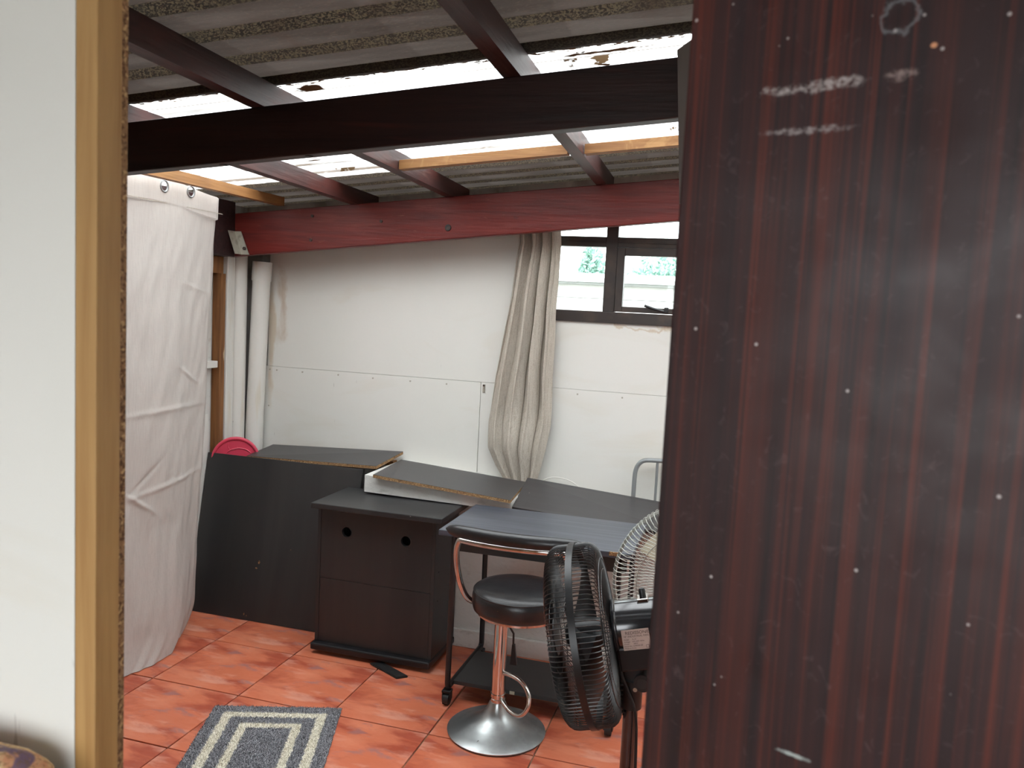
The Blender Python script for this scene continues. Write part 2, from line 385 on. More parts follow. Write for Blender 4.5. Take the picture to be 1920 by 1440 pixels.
def lathe(bm, prof, n=40, c=(0, 0, 0)):
    rings = []
    for r, z in prof:
        if r < 1e-6: rings.append([bm.verts.new((c[0], c[1], c[2] + z))])
        else: rings.append([bm.verts.new((c[0] + r * math.cos(2 * PI * k / n), c[1] + r * math.sin(2 * PI * k / n), c[2] + z)) for k in range(n)])
    for A, B_ in zip(rings, rings[1:]):
        for k in range(n):
            a, b = A[k % len(A)], A[(k + 1) % len(A)]
            d, e = B_[(k + 1) % len(B_)], B_[k % len(B_)]
            q = []
            for v in (a, b, d, e):
                if v not in q: q.append(v)
            if len(q) > 2:
                try: bm.faces.new(q)
                except ValueError: pass
    return bm

def nb(): return bmesh.new()

def obj(name, bm, m, parent=None, smooth=False, loc=None):
    me = bpy.data.meshes.new(name)
    bmesh.ops.recalc_face_normals(bm, faces=bm.faces[:])
    bm.to_mesh(me); bm.free()
    if m is not None: me.materials.append(MT[m] if isinstance(m, str) else m)
    if smooth:
        for p in me.polygons: p.use_smooth = True
        me.set_sharp_from_angle(angle=math.radians(40))
    o = bpy.data.objects.new(name, me); COL.objects.link(o)
    if parent is not None: o.parent = parent
    if loc is not None: o.location = loc
    return o

def tag(o, label, cat=None, group=None):
    o['label'] = label
    if cat: o['category'] = cat
    if group: o['group'] = group
    return o

def thing(name, label, cat, loc=(0, 0, 0), rot=None, group=None):
    o = bpy.data.objects.new(name, None); COL.objects.link(o)
    o.location = loc; o.empty_display_size = .1
    if rot is not None: o.rotation_euler = rot
    return tag(o, label, cat, group)

def struct(o, label=None):
    o['kind'] = 'structure'
    if label: o['label'] = label
    return o

def roofz(x):                       # underside of the purlins; the roof climbs towards +X
    return 2.14 + .085 * (x + .95)

WB = 3.9                            # face of the back wall
XL, XR = -2.63, 1.7                 # side walls
RW = (-1.65, .85, .85, 1.97)          # opening in the added rear wall, sized to set the front room light
# ------------------------------------------------------------------ floor
fl = nb(); box(fl, XL - .2, XR + .2, -1.4, 4.1, -.12, -.006)
floor = struct(obj('floor', fl, 'grout'), 'terracotta tiled floor of the lean-to room')
TX, TY = .408, .4195
bm = nb(); box(bm, .0028, TX - .0028, .0028, TY - .0028, -.008, 0, .0016)
tile_me = None
for i in range(-5, 7):
    for j in range(-5, 5):
        x, y = -.625 + i * TX, 2.755 + j * TY
        if y > 3.56 or x > XR or y < .7: continue
        if tile_me is None:
            o = obj('floor_tile', bm, 'tile', floor); tile_me = o.data
        else:
            o = bpy.data.objects.new('floor_tile', tile_me); COL.objects.link(o); o.parent = floor
        o.location = (x, y, random.uniform(-.0007, .0007))
        o.rotation_euler = (random.uniform(-.0015, .0015), random.uniform(-.0015, .0015), 0)
pv = nb(); box(pv, -30, 30, -30, -1.4, -.2, -.03); box(pv, -30, 30, 4.15, 60, -.2, -.03)
box(pv, -30, XL - .2, -1.4, 4.15, -.2, -.03); box(pv, XR + .2, 30, -1.4, 4.15, -.2, -.03)
struct(obj('floor_outside', pv, 'paving'), 'grey paved yard outside the room')

# ------------------------------------------------------------------ back wall
WX0, WX1, WZ0, WZ1 = -1.02, .42, 1.555, 2.12      # window hole
bm = nb()
box(bm, XL, XR, WB + .012, WB + .14, 0, WZ0)
for xa, xb, za in ((XL, WX0, WZ0), (WX0, WX1, WZ1), (WX1, XR, WZ0)):
    ya, yb = WB + .012, WB + .14
    ta, tb = roofz(xa) + .069, roofz(xb) + .069
    hexa(bm, [(xa, ya, za), (xb, ya, za), (xb, yb, za), (xa, yb, za), (xa, ya, ta), (xb, ya, tb), (xb, yb, tb), (xa, yb, ta)])
wall_back = struct(obj('wall_back', bm, 'greywall'), 'white boarded back wall with a high window')
def wpanel(x0, x1, z0, z1, th=.012, y=WB):
    b = nb(); box(b, x0, x1, y, y + th, z0, z1, .0012)
    return obj('wall_panel', b, 'plaster', wall_back)
SEAM = 1.222
wpanel(-2.478, WX0, SEAM + .0006, 1.99)                 # upper left board
wpanel(WX0 + .002, .42, SEAM + .0006, WZ0)
wpanel(.423, 1.68, SEAM + .001, 2.25)
wpanel(-2.505, -1.262, .60, SEAM - .001, .014, WB - .002)
b = nb(); box(b, -2.40, -1.70, WB - .05, WB, .76, .782, .002); obj('wall_cleat', b, 'oldwood', wall_back)
wpanel(-1.2602, -.1, .60, SEAM - .0006)
wpanel(-.0985, 1.68, .60, SEAM - .0006)
screw_me = None
for sx, sz in ((-2.461, 1.205), (-2.419, 1.203), (-2.264, 1.203), (-2.052, 1.203), (-1.852, 1.2), (-1.642, 1.2), (-1.443, 1.2),
               (-.767, 1.2), (-.549, 1.2), (-2.463, 1.007)):
    if screw_me is None:
        b = nb(); lathe(b, [(0, -.002), (.0035, -.002), (.0045, .002), (0, .002)], 10)
        bmesh.ops.rotate(b, verts=b.verts, cent=(0, 0, 0), matrix=Matrix.Rotation(PI / 2, 3, 'X'))
        s = obj('screw', b, 'galv', wall_back); screw_me = s.data
    else:
        s = bpy.data.objects.new('screw', screw_me); COL.objects.link(s); s.parent = wall_back
    s.location = (sx, WB - .004 if sx < -1.26 else WB, sz)

b = nb(); box(b, -1.250, -1.238, WB - .006, WB + .001, 1.172, 1.212, .001); lt = obj('small_latch', b, 'galv', wall_back)
b = nb(); lathe(b, [(0, 0), (.005, 0), (.005, .004), (0, .004)], 10)
bmesh.ops.rotate(b, verts=b.verts, cent=(0, 0, 0), matrix=Matrix.Rotation(PI / 2, 3, 'X')); obj('latch_screw', b, 'bolt', lt, loc=(-1.244, WB - .006, 1.207))
# low white ledge along the foot of the back wall, its top dropping to the right
def ledgez(x): return .792 - .068 * (x + 1.69)
LY = 3.56
bm = nb()
for xa, xb, dz, ya in ((-1.665, -.95, 0, LY), (-.95, XR, -.022, LY), (-1.665, -.95, 0, 3.452)):
    za = 0 if ya == LY else None      # the third piece is the nosing of the ledge top
    zl, zr_ = (0, 0) if ya == LY else (.71, .70)
    yb = WB + .012 if ya == LY else LY
    hexa(bm, [(xa, ya, zl), (xb, ya, zr_), (xb, yb, zr_), (xa, yb, zl),
              (xa, ya, ledgez(xa) + dz), (xb, ya, ledgez(xb) + dz), (xb, yb, ledgez(xb) + dz), (xa, yb, ledgez(xa) + dz)])
xa, xb = -1.665, XR
wall_ledge = struct(obj('wall_ledge', bm, 'ledge'), 'low scuffed white ledge under the dark boards')
bm = nb(); box(bm, xa, xb, LY - .016, LY, 0, .085, .003)
struct(obj('baseboard_back', bm, 'ledge'), 'white skirting at the foot of the ledge')

# ------------------------------------------------------------------ window
window = thing('window_1', 'high dark bronze framed window beside the beige curtain', None, (0, WB, 0))
window['kind'] = 'structure'
def wpart(name, x0, x1, z0, z1, y0=.0, y1=.05, m='bronze', parent=window, bev=.002):
    b = nb(); box(b, x0, x1, y0, y1, z0, z1, bev)
    return obj(name, b, m, parent)
wpart('sill_rail', WX0, WX1, WZ0 - .004, 1.605, -.012, .06)
wpart('head_rail', WX0, WX1, 2.085, WZ1)
wpart('side_jamb', WX0, WX0 + .045, 1.605, 2.085)
wpart('side_jamb', WX1 - .045, WX1, 1.605, 2.085)
wpart('mullion', -.671, -.615, 1.605, 2.085)
wpart('mullion', -.12, -.064, 1.605, 2.085)
for a, b_ in ((WX0 + .045, -.671), (-.615, -.12), (-.064, WX1 - .045)):
    t = wpart('transom', a, b_, 1.910, 1.958)
    wpart('transom_lip', a, b_, 1.930, 1.936, -.006, .004, parent=t, bev=.001)
    wpart('top_pane', a, b_, 1.958, 2.085, .022, .026, 'glass', bev=0)
wpart('pane', WX0 + .045, -.671, 1.605, 1.91, .022, .026, 'glass', bev=0)
wpart('pane', -.064, WX1 - .045, 1.605, 1.91, .022, .026, 'glass', bev=0)
sash = nb()
sx0, sx1, sz0, sz1, sw = -.613, -.122, 1.607, 1.908, .036
for q in ((sx0, sx0 + sw, sz0, sz1), (sx1 - sw, sx1, sz0, sz1), (sx0 + sw, sx1 - sw, sz0, sz0 + .026), (sx0 + sw, sx1 - sw, sz1 - sw, sz1)):
    box(sash, q[0], q[1], -.012, .03, q[2], q[3], .002)
sash = obj('opening_sash', sash, 'bronze', window)
wpart('pane', sx0 + sw, sx1 - sw, sz0 + .026, sz1 - sw, .006, .010, 'glass', parent=sash, bev=0)
b = nb(); tube(b, [(-.468, -.03, 1.642), (-.43, -.033, 1.63), (-.375, -.02, 1.617)], .0065, 8)
obj('stay_handle', b, 'blackmetal', sash, True)
b = nb(); box(b, -.377, -.357, -.03, -.01, 1.612, 1.638, .003)
obj('stay_pivot', b, 'blackmetal', sash)

# ------------------------------------------------------------------ left wall
bm = nb(); box(bm, XL - .12, XL, .78, WB + .14, 0, 2.064)
wall_left = struct(obj('wall_left', bm, 'greywall'), 'stained grey side wall behind the pale curtain')
b = nb(); box(b, XL, XL + .012, 3.30, 3.60, .62, 1.78, .001); obj('wall_panel', b, 'ledge', wall_left)
b = nb(); box(b, XL, XL + .018, 3.36, 3.58, .2, .98, .001); obj('wall_panel', b, 'plaster', wall_left)
b = nb(); box(b, XL, XL + .035, 2.2, 3.66, 1.70, 1.785, .002); obj('top_plate', b, 'oldwood', wall_left)
b = nb(); box(b, XL, XL + .05, 3.622, 3.660, 0, 1.70, .002); obj('corner_stud', b, 'oldwood', wall_left)
b = nb(); box(b, XL + .015, XL + .052, 3.34, 3.602, 1.222, 1.256, .002); obj('white_batten', b, 'whitepaint', wall_left)

bm = nb(); box(bm, XR, XR + .12, -1.32, WB + .14, 0, 2.36)
struct(obj('wall_right', bm, 'plaster'), 'white side wall beyond the open door')

# ------------------------------------------------------------------ roof
PITCH = .1715
roof = thing('ceiling', 'corrugated roof with a clear strip between steel sheets', None); roof['kind'] = 'structure'
def sheet(y0, y1, m, lift=0., lip=0.):
    """box-rib profile running along X; ribs stand at y = 2.02 + k * PITCH"""
    pts = []
    k0 = round((y0 - 2.02) / PITCH); k1 = round((y1 - 2.02) / PITCH)
    for k in range(k0, k1 + 1):
        c = 2.02 + k * PITCH
        for dy, h in ((-.034, 0), (-.019, .034), (.019, .034), (.034, 0)):
            if k == k0 and dy < 0: continue
            if k == k1 and dy > 0 and not lip: continue
            pts.append((c + dy, h))
        if k == k1 and lip: pts.append((c + .034 + lip, 0))
    xs = [XL - .16 + (XR + .35 - XL) * i / 12 for i in range(13)]
    b = nb(); rows = []
    for x in xs:
        zb = roofz(x) + .072 + lift
        rows.append([b.verts.new((x, y, zb + h + .0015 * noise.noise((x * 3, y * 9, 1)))) for y, h in pts])
    fs = []
    for A, B_ in zip(rows, rows[1:]):
        for i in range(len(pts) - 1):
            fs.append(b.faces.new((A[i], B_[i], B_[i + 1], A[i + 1])))
    if m == 'sheet':
        r = bmesh.ops.solidify(b, geom=b.faces[:], thickness=.0016)
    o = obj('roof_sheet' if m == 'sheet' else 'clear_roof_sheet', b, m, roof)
    return o
y = 2.02 - 5 * 4 * PITCH
for k in range(5):
    sheet(y, y + 4 * PITCH, 'sheet', .0, .016 if k == 4 else 0); y += 4 * PITCH
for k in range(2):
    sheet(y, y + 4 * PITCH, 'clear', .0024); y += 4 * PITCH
sheet(y, y + 4 * PITCH, 'sheet', 0)

# boards added out of view at the low roof edge to block sky light
b = nb(); box(b, XL - .17, XL - .145, -1.4, 4.05, 1.9, 2.062, .002); struct(obj('trim_1', b, 'darkbeam'), 'unseen dark board added along the low roof edge to block sky light')
b = nb(); box(b, XL - .144, XL - .121, -1.4, 4.05, 1.98, 2.062, .002); struct(obj('trim_2', b, 'darkbeam'), 'unseen dark batten added along the low roof edge to block sky light')
# ------------------------------------------------------------------ roof timbers
def sloped(name, x0, x1, y0, y1, zb0, zb1, zt0, zt1, m, label, cat, group=None, bev=.004):
    b = nb()
    hexa(b, [(x0, y0, zb0), (x1, y0, zb1), (x1, y1, zb1), (x0, y1, zb0), (x0, y0, zt0), (x1, y0, zt1), (x1, y1, zt1), (x0, y1, zt0)])
    bmesh.ops.bevel(b, geom=b.edges[:], offset=bev, segments=2, profile=.5, affect='EDGES')
    return tag(obj(name, b, m), label, cat, group)
db = sloped('roof_beam', XL, XR, 2.0, 2.048, roofz(XL) - .14, roofz(XR) - .14, roofz(XL), roofz(XR), 'darkbeam',
            'almost black timber beam crossing the room under the clear roof strip', 'beam')
for px in (-1.442, -1.174):
    b = nb(); lathe(b, [(0, -.002), (.011, -.002), (.011, .004), (0, .004)], 16)
    obj('bolt_plug', b, 'bolt', db, loc=(px, 2.024, roofz(px) - .14))
rb = sloped('roof_beam', -2.57, XR, 3.66, 3.71, 1.787, 2.215, roofz(-2.57), roofz(XR), 'redbeam',
            'red-brown varnished beam running over the window and curtain', 'beam')
for px, pz in ((-1.382, 1.959), (-1.725, 1.982), (-2.095, 2.0), (-2.1, 1.883)):
    big = px == -1.382
    b = nb(); lathe(b, [(0, .004), (.014 if big else .007, .004), (.017 if big else .008, -.003), (0, -.003)], 18)
    bmesh.ops.rotate(b, verts=b.verts, cent=(0, 0, 0), matrix=Matrix.Rotation(PI / 2, 3, 'X'))
    obj('bolt_head', b, 'bolt', rb, loc=(px, 3.659, pz))
b = nb(); box(b, XL + .001, -2.53, 2.05, 3.659, 1.787, 2.062, .003)
tag(obj('roof_beam', b, 'darkbeam'), 'dark red wall beam ending at the corner bracket', 'beam')
pl = [(-1.81, 'purlin over the pale curtain end, first from the side wall'),
      (-1.322, 'purlin resting over the middle of the red-brown beam'),
      (-.605, 'purlin crossing above the window end of the red-brown beam')]
for X0, lab in pl + [(.12, 'purlin above the open mahogany door'), (.85, 'purlin nearest the far white side wall')]:
    sh = -.038
    y0, y1 = -1.3, 3.905
    b = nb(); xa_, xb_ = X0 + sh * (y0 - 2), X0 + sh * (y1 - 2)
    w = .024
    hexa(b, [(xa_ - w, y0, roofz(xa_)), (xa_ + w, y0, roofz(xa_)), (xb_ + w, y1, roofz(xb_)), (xb_ - w, y1, roofz(xb_)),
             (xa_ - w, y0, roofz(xa_) + .07), (xa_ + w, y0, roofz(xa_) + .07), (xb_ + w, y1, roofz(xb_) + .07), (xb_ - w, y1, roofz(xb_) + .07)])
    bmesh.ops.subdivide_edges(b, edges=[e for e in b.edges if e.calc_length() > 1], cuts=10)
    tag(obj('purlin', b, 'purlin'), 'dark stained ' + lab, 'purlin', 'roof purlins')
sloped('cross_lath', -1.332, -.672, 2.965, 3.005, roofz(-1.335) + .001, roofz(-.668) + .001, roofz(-1.335) + .036, roofz(-.668) + .036, 'lathX',
       'raw yellow pine blocking between the two middle purlins', 'lath', bev=.001)
sloped('cross_lath', -.614, .053, 2.985, 3.025, roofz(-.617) + .001, roofz(.057) + .001, roofz(-.617) + .036, roofz(.057) + .036, 'lathX',
       'raw yellow pine blocking from the window purlin towards the door', 'lath', bev=.001)
b = nb(); hexa(b, [(-2.365, .8, 2.042), (-2.325, .8, 2.042), (-2.25, 3.656, 2.046), (-2.29, 3.656, 2.046),
                   (-2.365, .8, 2.085), (-2.325, .8, 2.085), (-2.25, 3.656, 2.089), (-2.29, 3.656, 2.089)])
tag(obj('curtain_lath', b, 'lathY'), 'raw yellow pine lath from which the pale curtain hangs', 'lath')

# metal corner bracket
br = thing('corner_bracket', 'grey metal angle bracket at the end of the red-brown beam', 'bracket', (-2.47, 3.645, 1.80))
b = nb(); hexa(b, [(-.012, .0, 0), (.032, 0, 0), (.032, .004, 0), (-.012, .004, 0), (-.055, 0, .115), (-.018, 0, .115), (-.018, .004, .115), (-.055, .004, .115)])
obj('bracket_plate', b, 'galv', br)
b = nb(); hexa(b, [(-.016, -.05, 0), (-.012, -.05, 0), (-.012, .004, 0), (-.016, .004, 0), (-.059, -.05, .115), (-.055, -.05, .115), (-.055, .004, .115), (-.059, .004, .115)])
obj('bracket_flange', b, 'galv', br)
for pz, px in ((.03, .006),):
    b = nb(); lathe(b, [(0, -.004), (.009, -.004), (.009, .004), (0, .004)], 6)
    bmesh.ops.rotate(b, verts=b.verts, cent=(0, 0, 0), matrix=Matrix.Rotation(PI / 2, 3, 'X'))
    obj('bolt', b, 'bolt', br, loc=(px, -.003, pz))

# grey batten at the beam by the door
b = nb(); hexa(b, [(-.172, 1.955, 1.86), (-.13, 1.955, 1.86), (-.13, 1.998, 1.86), (-.172, 1.998, 1.86),
                   (-.200, 1.955, 2.205), (-.158, 1.955, 2.235), (-.158, 1.998, 2.235), (-.200, 1.998, 2.205)])
MT['greywood'] = mat('weathered_grey_timber', (112, 106, 102), .6, layers=[((78, 74, 74), .8, ('noise', (30, 30, 3), .45, .62, 5))])
tag(obj('timber_batten', b, 'greywood'), 'short grey batten nailed to the dark beam beside the door', 'batten')

# ------------------------------------------------------------------ pipes in the corner
b = nb(); tube(b, [(-2.511, 3.835, 0), (-2.510, 3.835, .9), (-2.485, 3.835, 1.70)], .046, 24)
pipe = thing('drain_pipe', 'fat white plastic drain pipe standing in the corner', 'pipe', (0, 0, 0))
obj('pipe_shaft', b, 'whitepaint', pipe, True)
b = nb(); tube(b, [(-2.486, 3.835, 1.675), (-2.482, 3.835, 1.775)], .051, 24)
obj('pipe_socket', b, 'whitepaint', pipe, True)
b = nb(); box(b, -2.618, -2.575, 3.668, 3.733, 0, 1.80, .004)
tag(obj('trunking', b, 'whitepaint'), 'square white trunking beside the brown corner stud', 'trunking')
b = nb(); tube(b, [(-2.584, 3.778, 0), (-2.584, 3.778, 1.80)], .043, 22)
tag(obj('slim_pipe', b, 'whitepaint', None, True), 'slim white pipe between the trunking and the drain pipe', 'pipe')

# ------------------------------------------------------------------ near partition and door
bm = nb(); box(bm, -2.6, -.703, .7295, .7415, 0, 2.2)
wall_front = struct(obj('wall_front', bm, 'plaster'), 'white board of the partition beside the doorway')
b = nb(); box(b, -2.6, -.681, .766, .782, 0, 2.16, .0008); obj('chipboard_lining', b, 'chip', wall_front)
b = nb(); box(b, -.703, -.675, .73, .766, 0, 2.2, .0012); obj('door_stud', b, 'stud', wall_front)
bm = nb(); box(bm, .66, XR, .50, .56, 0, 2.25)
struct(obj('wall_front_right', bm, 'plaster'), 'white partition beyond the door hinge')
bm = nb()
YR = -1.32                          # unseen rear wall added to limit daylight; wide opening to the yard
box(bm, -2.7, RW[0], YR - .12, YR, 0, 2.05); box(bm, RW[1], XR + .12, YR - .12, YR, 0, 2.36)
box(bm, RW[0], RW[1], YR - .12, YR, 0, RW[2]); box(bm, RW[0], RW[1], YR - .12, YR, RW[3], 2.36)
struct(obj('wall_rear_added', bm, 'plaster'), 'unseen white wall added to limit daylight in the front room, wide opening to the yard')
bm = nb(); box(bm, -2.7, -2.6, YR, .782, 0, 2.062)
struct(obj('wall_side', bm, 'plaster'), 'white side wall of the front room')
door = thing('door_1', 'dark mahogany veneered door standing ajar', None, (-.073, .82, 0), (0, 0, math.radians(-21.286)))
door['kind'] = 'structure'
b = nb(); box(b, 0, .76, 0, .038, .012, 2.02, .003)
leaf = obj('door_leaf', b, 'door', door)
for hz in (.25, 1.75):
    b = nb(); tube(b, [(.766, .0, hz - .05), (.766, .0, hz + .05)], .008, 10); obj('hinge', b, 'galv', door, True)
b = nb(); tube(b, [(.05, .0, 1.0), (.05, -.045, 1.0), (.06, -.05, 1.0), (.16, -.05, 1.0)], .009, 10); obj('door_handle', b, 'chrome', door, True)

# ------------------------------------------------------------------ curtains
def cloth(name, nu, nv, fn, m, parent=None, hole=None):
    b = nb(); g = []
    for j in range(nv + 1):
        g.append([b.verts.new(fn(i / nu, j / nv)) for i in range(nu + 1)])
    for j in range(nv):
        for i in range(nu):
            if hole and hole((i + .5) / nu, (j + .5) / nv): continue
            b.faces.new((g[j][i], g[j][i + 1], g[j + 1][i + 1], g[j + 1][i]))
    return obj(name, b, m, parent, True)
# pale curtain along the side wall: u along Y (far end u = 1), v from the lath down
CY0, CTOP, CF0 = 1.75, 2.066, 3.355
def ctop(u): return CTOP - .012 + .016 * math.sin(u * 11)
def cfar(v):
    return CF0 - .105 * v - .085 * (max(0, v - .93) / .07) ** 2
def cpoint(u, v):
    yf = cfar(v)
    y = CY0 + (yf - CY0) * u
    z = ctop(u) * (1 - v) + .004 * v
    d = v * 1.0
    x = -2.395 + .016 * math.sin(u * 17 + .6) * (.35 + .65 * (1 - abs(v - .5))) + .02 * noise.noise((u * 6, v * 2.4, 3.3)) * (.2 + d)
    x += .055 * max(0, v - .72) / .28 * math.exp(-((u - .80) / .13) ** 2) - .02 * max(0, v - .66) / .34 * math.exp(-((u - .965) / .055) ** 2)
    # pulled creases
    for cu, cv, s, a, sl in ((.78, .475, .16, .005, -.05), (.80, .635, .17, .006, -.10), (.70, .66, .05, .008, .5), (.72, .61, .05, -.006, -.6), (.88, .40, .05, .005, .35), (.9, .21, .07, .003, .1)):
        ww = math.exp(-((u - cu) / s) ** 2 - ((v - cv - sl * (u - cu)) / .006) ** 2); x += a * ww
    x += .007 * noise.noise((u * 26, v * 14 + u * 20, 1.7))
    if v < .05: x = x * .35 - 2.384 * .65
    if u > .975: x -= (u - .975) / .025 * .02
    return (x, y, z)
pc = thing('eyelet_curtain', 'pale oatmeal eyelet curtain hanging in front of the side wall', 'curtain', (0, 0, 0))
EY = [3.25 - .19 * k for k in range(8)]
EY = [3.122, 2.951, 2.60, 2.41, 2.2, 2.0, 1.85]
def eyez(y): return 2.036 if y > 3.1 else 2.034
def ehole(u, v):
    if v > .06: return False
    p = cpoint(u, v)
    return any((p[1] - ey) ** 2 + (p[2] - eyez(ey)) ** 2 < .021 ** 2 for ey in EY)
cloth('curtain_cloth', 300, 420, cpoint, 'curtain', pc, ehole)
b = nb()
for ey in EY:
    b = nb(); tube(b, [(-2.386, ey + .0235 * math.cos(a * PI / 12), eyez(ey) + .0235 * math.sin(a * PI / 12)) for a in range(24)], .0042, 8, closed=True)
    obj('eyelet_ring', b, 'greytube', pc, True)
b = nb()
def band(u, v):
    yy = CY0 + (CF0 - .002 - CY0) * u
    return (-2.3865 + .0012 * math.sin(u * 30), yy, 1.968 - .0035 * v)
cloth('hem_stitching', 60, 1, band, 'curtain2', pc)

# beige curtain in front of the back wall, bunched behind the boards
K = [(0, -1.0, .20), (.10, -.99, .20), (.35, -1.015, .235), (.6, -1.04, .285), (.78, -1.052, .315), (.88, -1.055, .29), (.95, -1.04, .22), (1, -1.025, .15)]
def kf(v):
    for a, b_ in zip(K, K[1:]):
        if v <= b_[0]:
            t = (v - a[0]) / (b_[0] - a[0]); return a[1] + (b_[1] - a[1]) * t, a[2] + (b_[2] - a[2]) * t
    return K[-1][1:]
def c2(u, v):
    cx, w = kf(v)
    z = 2.04 * (1 - v) + .752 * v
    ph = u * 4 * 2 * PI
    amp = .036 * (1 - .4 * v) + .012 * noise.noise((u * 4, v * 2, 8))
    x = cx + (u - .5) * w + .014 * math.sin(2 * ph + 1) + .008 * noise.noise((u * 3, v * 5, 2))
    y = 3.850 + .9 * amp * math.sin(ph + .9 * noise.noise((u * 2, v * 1.5, 0)) + .5 * v) + .01 * noise.noise((u * 9, v * 5, 5))
    y -= .03 * math.exp(-((v - .86) / .09) ** 2) * math.sin(u * PI)
    return (x, y, z)
bc = thing('window_curtain', 'beige heavy curtain gathered beside the window, hem tucked behind boards', 'curtain', (0, 0, 0))
cloth('curtain_cloth', 160, 120, c2, 'curtain2', bc)
b = nb(); tube(b, [(-2.0, 3.845, 2.03), (.9, 3.845, 2.19)], .008, 10)
tag(obj('curtain_wire', b, 'galv', None, True), 'thin curtain rod behind the red-brown beam', 'rod')

# ------------------------------------------------------------------ boards on the ledge
def board(label, p00, p10, p01, p11, th, m, parts_edge):
    """four top corners: near-left, near-right, far-left, far-right"""
    c = Vector(p00)
    o = thing('loose_board', label, 'board', c)
    P = [Vector(p) - c for p in (p00, p10, p11, p01)]
    n = (P[1] - P[0]).cross(P[3] - P[0]).normalized()
    sk = .0012
    b = nb(); hexa(b, [p - n * (th - sk) for p in P] + [p - n * sk for p in P]); obj('chipboard_core', b, 'chip', o)
    b = nb(); e = .0
    hexa(b, [p - n * sk for p in P] + [p for p in P]); obj('black_veneer', b, m, o)
    for i, j in parts_edge:       # edges still carrying their black banding
        d = (P[j] - P[i]).normalized(); out = d.cross(n) * .0012
        b = nb(); hexa(b, [P[i] - n * th, P[j] - n * th, P[j] - n * th + out, P[i] - n * th + out, P[i], P[j], P[j] + out, P[i] + out])
        obj('edge_band', b, m, o)
    return o
def b2z(x): return ledgez(x) + .0165
board('loose dark board in the middle, raw chipboard front edge, both ends overlapped',
      (-1.608, 3.42, b2z(-1.608)), (-.945, 3.42, b2z(-.945)), (-1.640, 3.815, b2z(-1.640)), (-.977, 3.815, b2z(-.977)), .016, 'blacktop', [])
board('loose dark board with chipped corner lying over the tall panel',
      (-2.392, 3.592, .786), (-1.674, 3.592, .806), (-2.41, 3.862, .803), (-1.652, 3.862, .838), .016, 'blacktop', [])
board('loose plain black board behind the trolley desk, below the window curtain',
      (-.942, 3.449, .722), (-.18, 3.449, .684), (-.972, 3.815, .782), (-.21, 3.815, .728), .016, 'blacktop', [(0, 1), (3, 0)])

# tall black panel standing at the left
LEAN = math.atan2(3.575 - 3.431, .788)
panel = thing('upright_panel', 'tall dark brown melamine panel standing on the tiles beside the curtain', 'panel', (0, 3.431, .001), (-LEAN, 0, 0))
b = nb(); box(b, -2.606, -1.741, 0, .016, 0, .798, .001); obj('panel_face', b, 'blackboard', panel)
b = nb(); box(b, -1.7405, -1.7370, -.0005, .0165, 0, .798, .0006); obj('edge_band', b, 'blackboard', panel)
for cx, cz, w, h in ((-2.236, .287, .012, .018), (-2.247, .257, .012, .008), (-2.07, .369, .004, .004), (-2.285, .028, .006, .012), (-2.27, .022, .005, .006)):
    b = nb()
    ring = [(cx + w / 2 * math.cos(a) * random.uniform(.7, 1.2), cz + h / 2 * math.sin(a) * random.uniform(.7, 1.2)) for a in [k * PI / 4 for k in range(8)]]
    v0 = [b.verts.new((x, -.0001, z)) for x, z in ring]; v1 = [b.verts.new((x, -.0011, z)) for x, z in ring]
    b.faces.new(v1)
    for k in range(8): b.faces.new((v0[k], v0[(k + 1) % 8], v1[(k + 1) % 8], v1[k]))
    obj('chip', b, 'chip', panel)

# red plastic chair back peeking over the panel
rc = thing('plastic_chair', 'pink-red plastic round back showing above the dark panel', 'chair', (-2.488, 3.640, 0), (0, 0, math.radians(30)))
b = nb()
N = 48
def rdisc(b, rr, y0, y1, cz):
    a0 = [b.verts.new((rr * math.cos(2 * PI * k / N), y0, cz + rr * math.sin(2 * PI * k / N))) for k in range(N)]
    a1 = [b.verts.new((rr * math.cos(2 * PI * k / N), y1, cz + rr * math.sin(2 * PI * k / N))) for k in range(N)]
    b.faces.new(a0); b.faces.new(a1[::-1])
    for k in range(N): b.faces.new((a0[k], a1[k], a1[(k + 1) % N], a0[(k + 1) % N]))
rdisc(b, .112, -.008, .006, .748)
obj('backrest', b, 'red', rc, True)
b = nb(); tube(b, [(.112 * math.cos(k * PI / 24), -.006, .748 + .112 * math.sin(k * PI / 24)) for k in range(48)], .0095, 10, closed=True)
obj('back_rim', b, 'red', rc, True)
b = nb(); tube(b, [(-.015 + .024 * math.cos(k * PI / 12), -.009, .822 + .022 * math.sin(k * PI / 12)) for k in range(10, 24)], .0022, 6)
obj('moulded_ring', b, 'red', rc, True)
b = nb(); tube(b, [(.015 + .06 * math.cos(k * PI / 12), -.009, .775 + .035 * math.sin(k * PI / 12)) for k in range(1, 12)], .003, 6)
obj('moulded_arc', b, 'red', rc, True)
for sx in (-.045, .045):
    b = nb(); tube(b, [(sx, 0, 0), (sx, 0, .69)], .011, 10); obj('back_leg', b, 'red', rc, True)
    b = nb(); tube(b, [(sx + .03, .07, 0), (sx + .03, .07, .33)], .011, 10); obj('front_leg', b, 'red', rc, True)
b = nb(); box(b, -.045, .09, -.01, .09, .33, .35, .008); obj('seat', b, 'red', rc)

# ------------------------------------------------------------------ black cabinet
cb = thing('low_cabinet', 'black low cabinet with two round cable holes', 'cabinet', (-1.51, 3.25, 0))
x0, x1 = -.262, .272
b = nb(); box(b, -.285, .335, -.062, .296, .676, .700, .003)
obj('top', b, 'blackboard', cb)
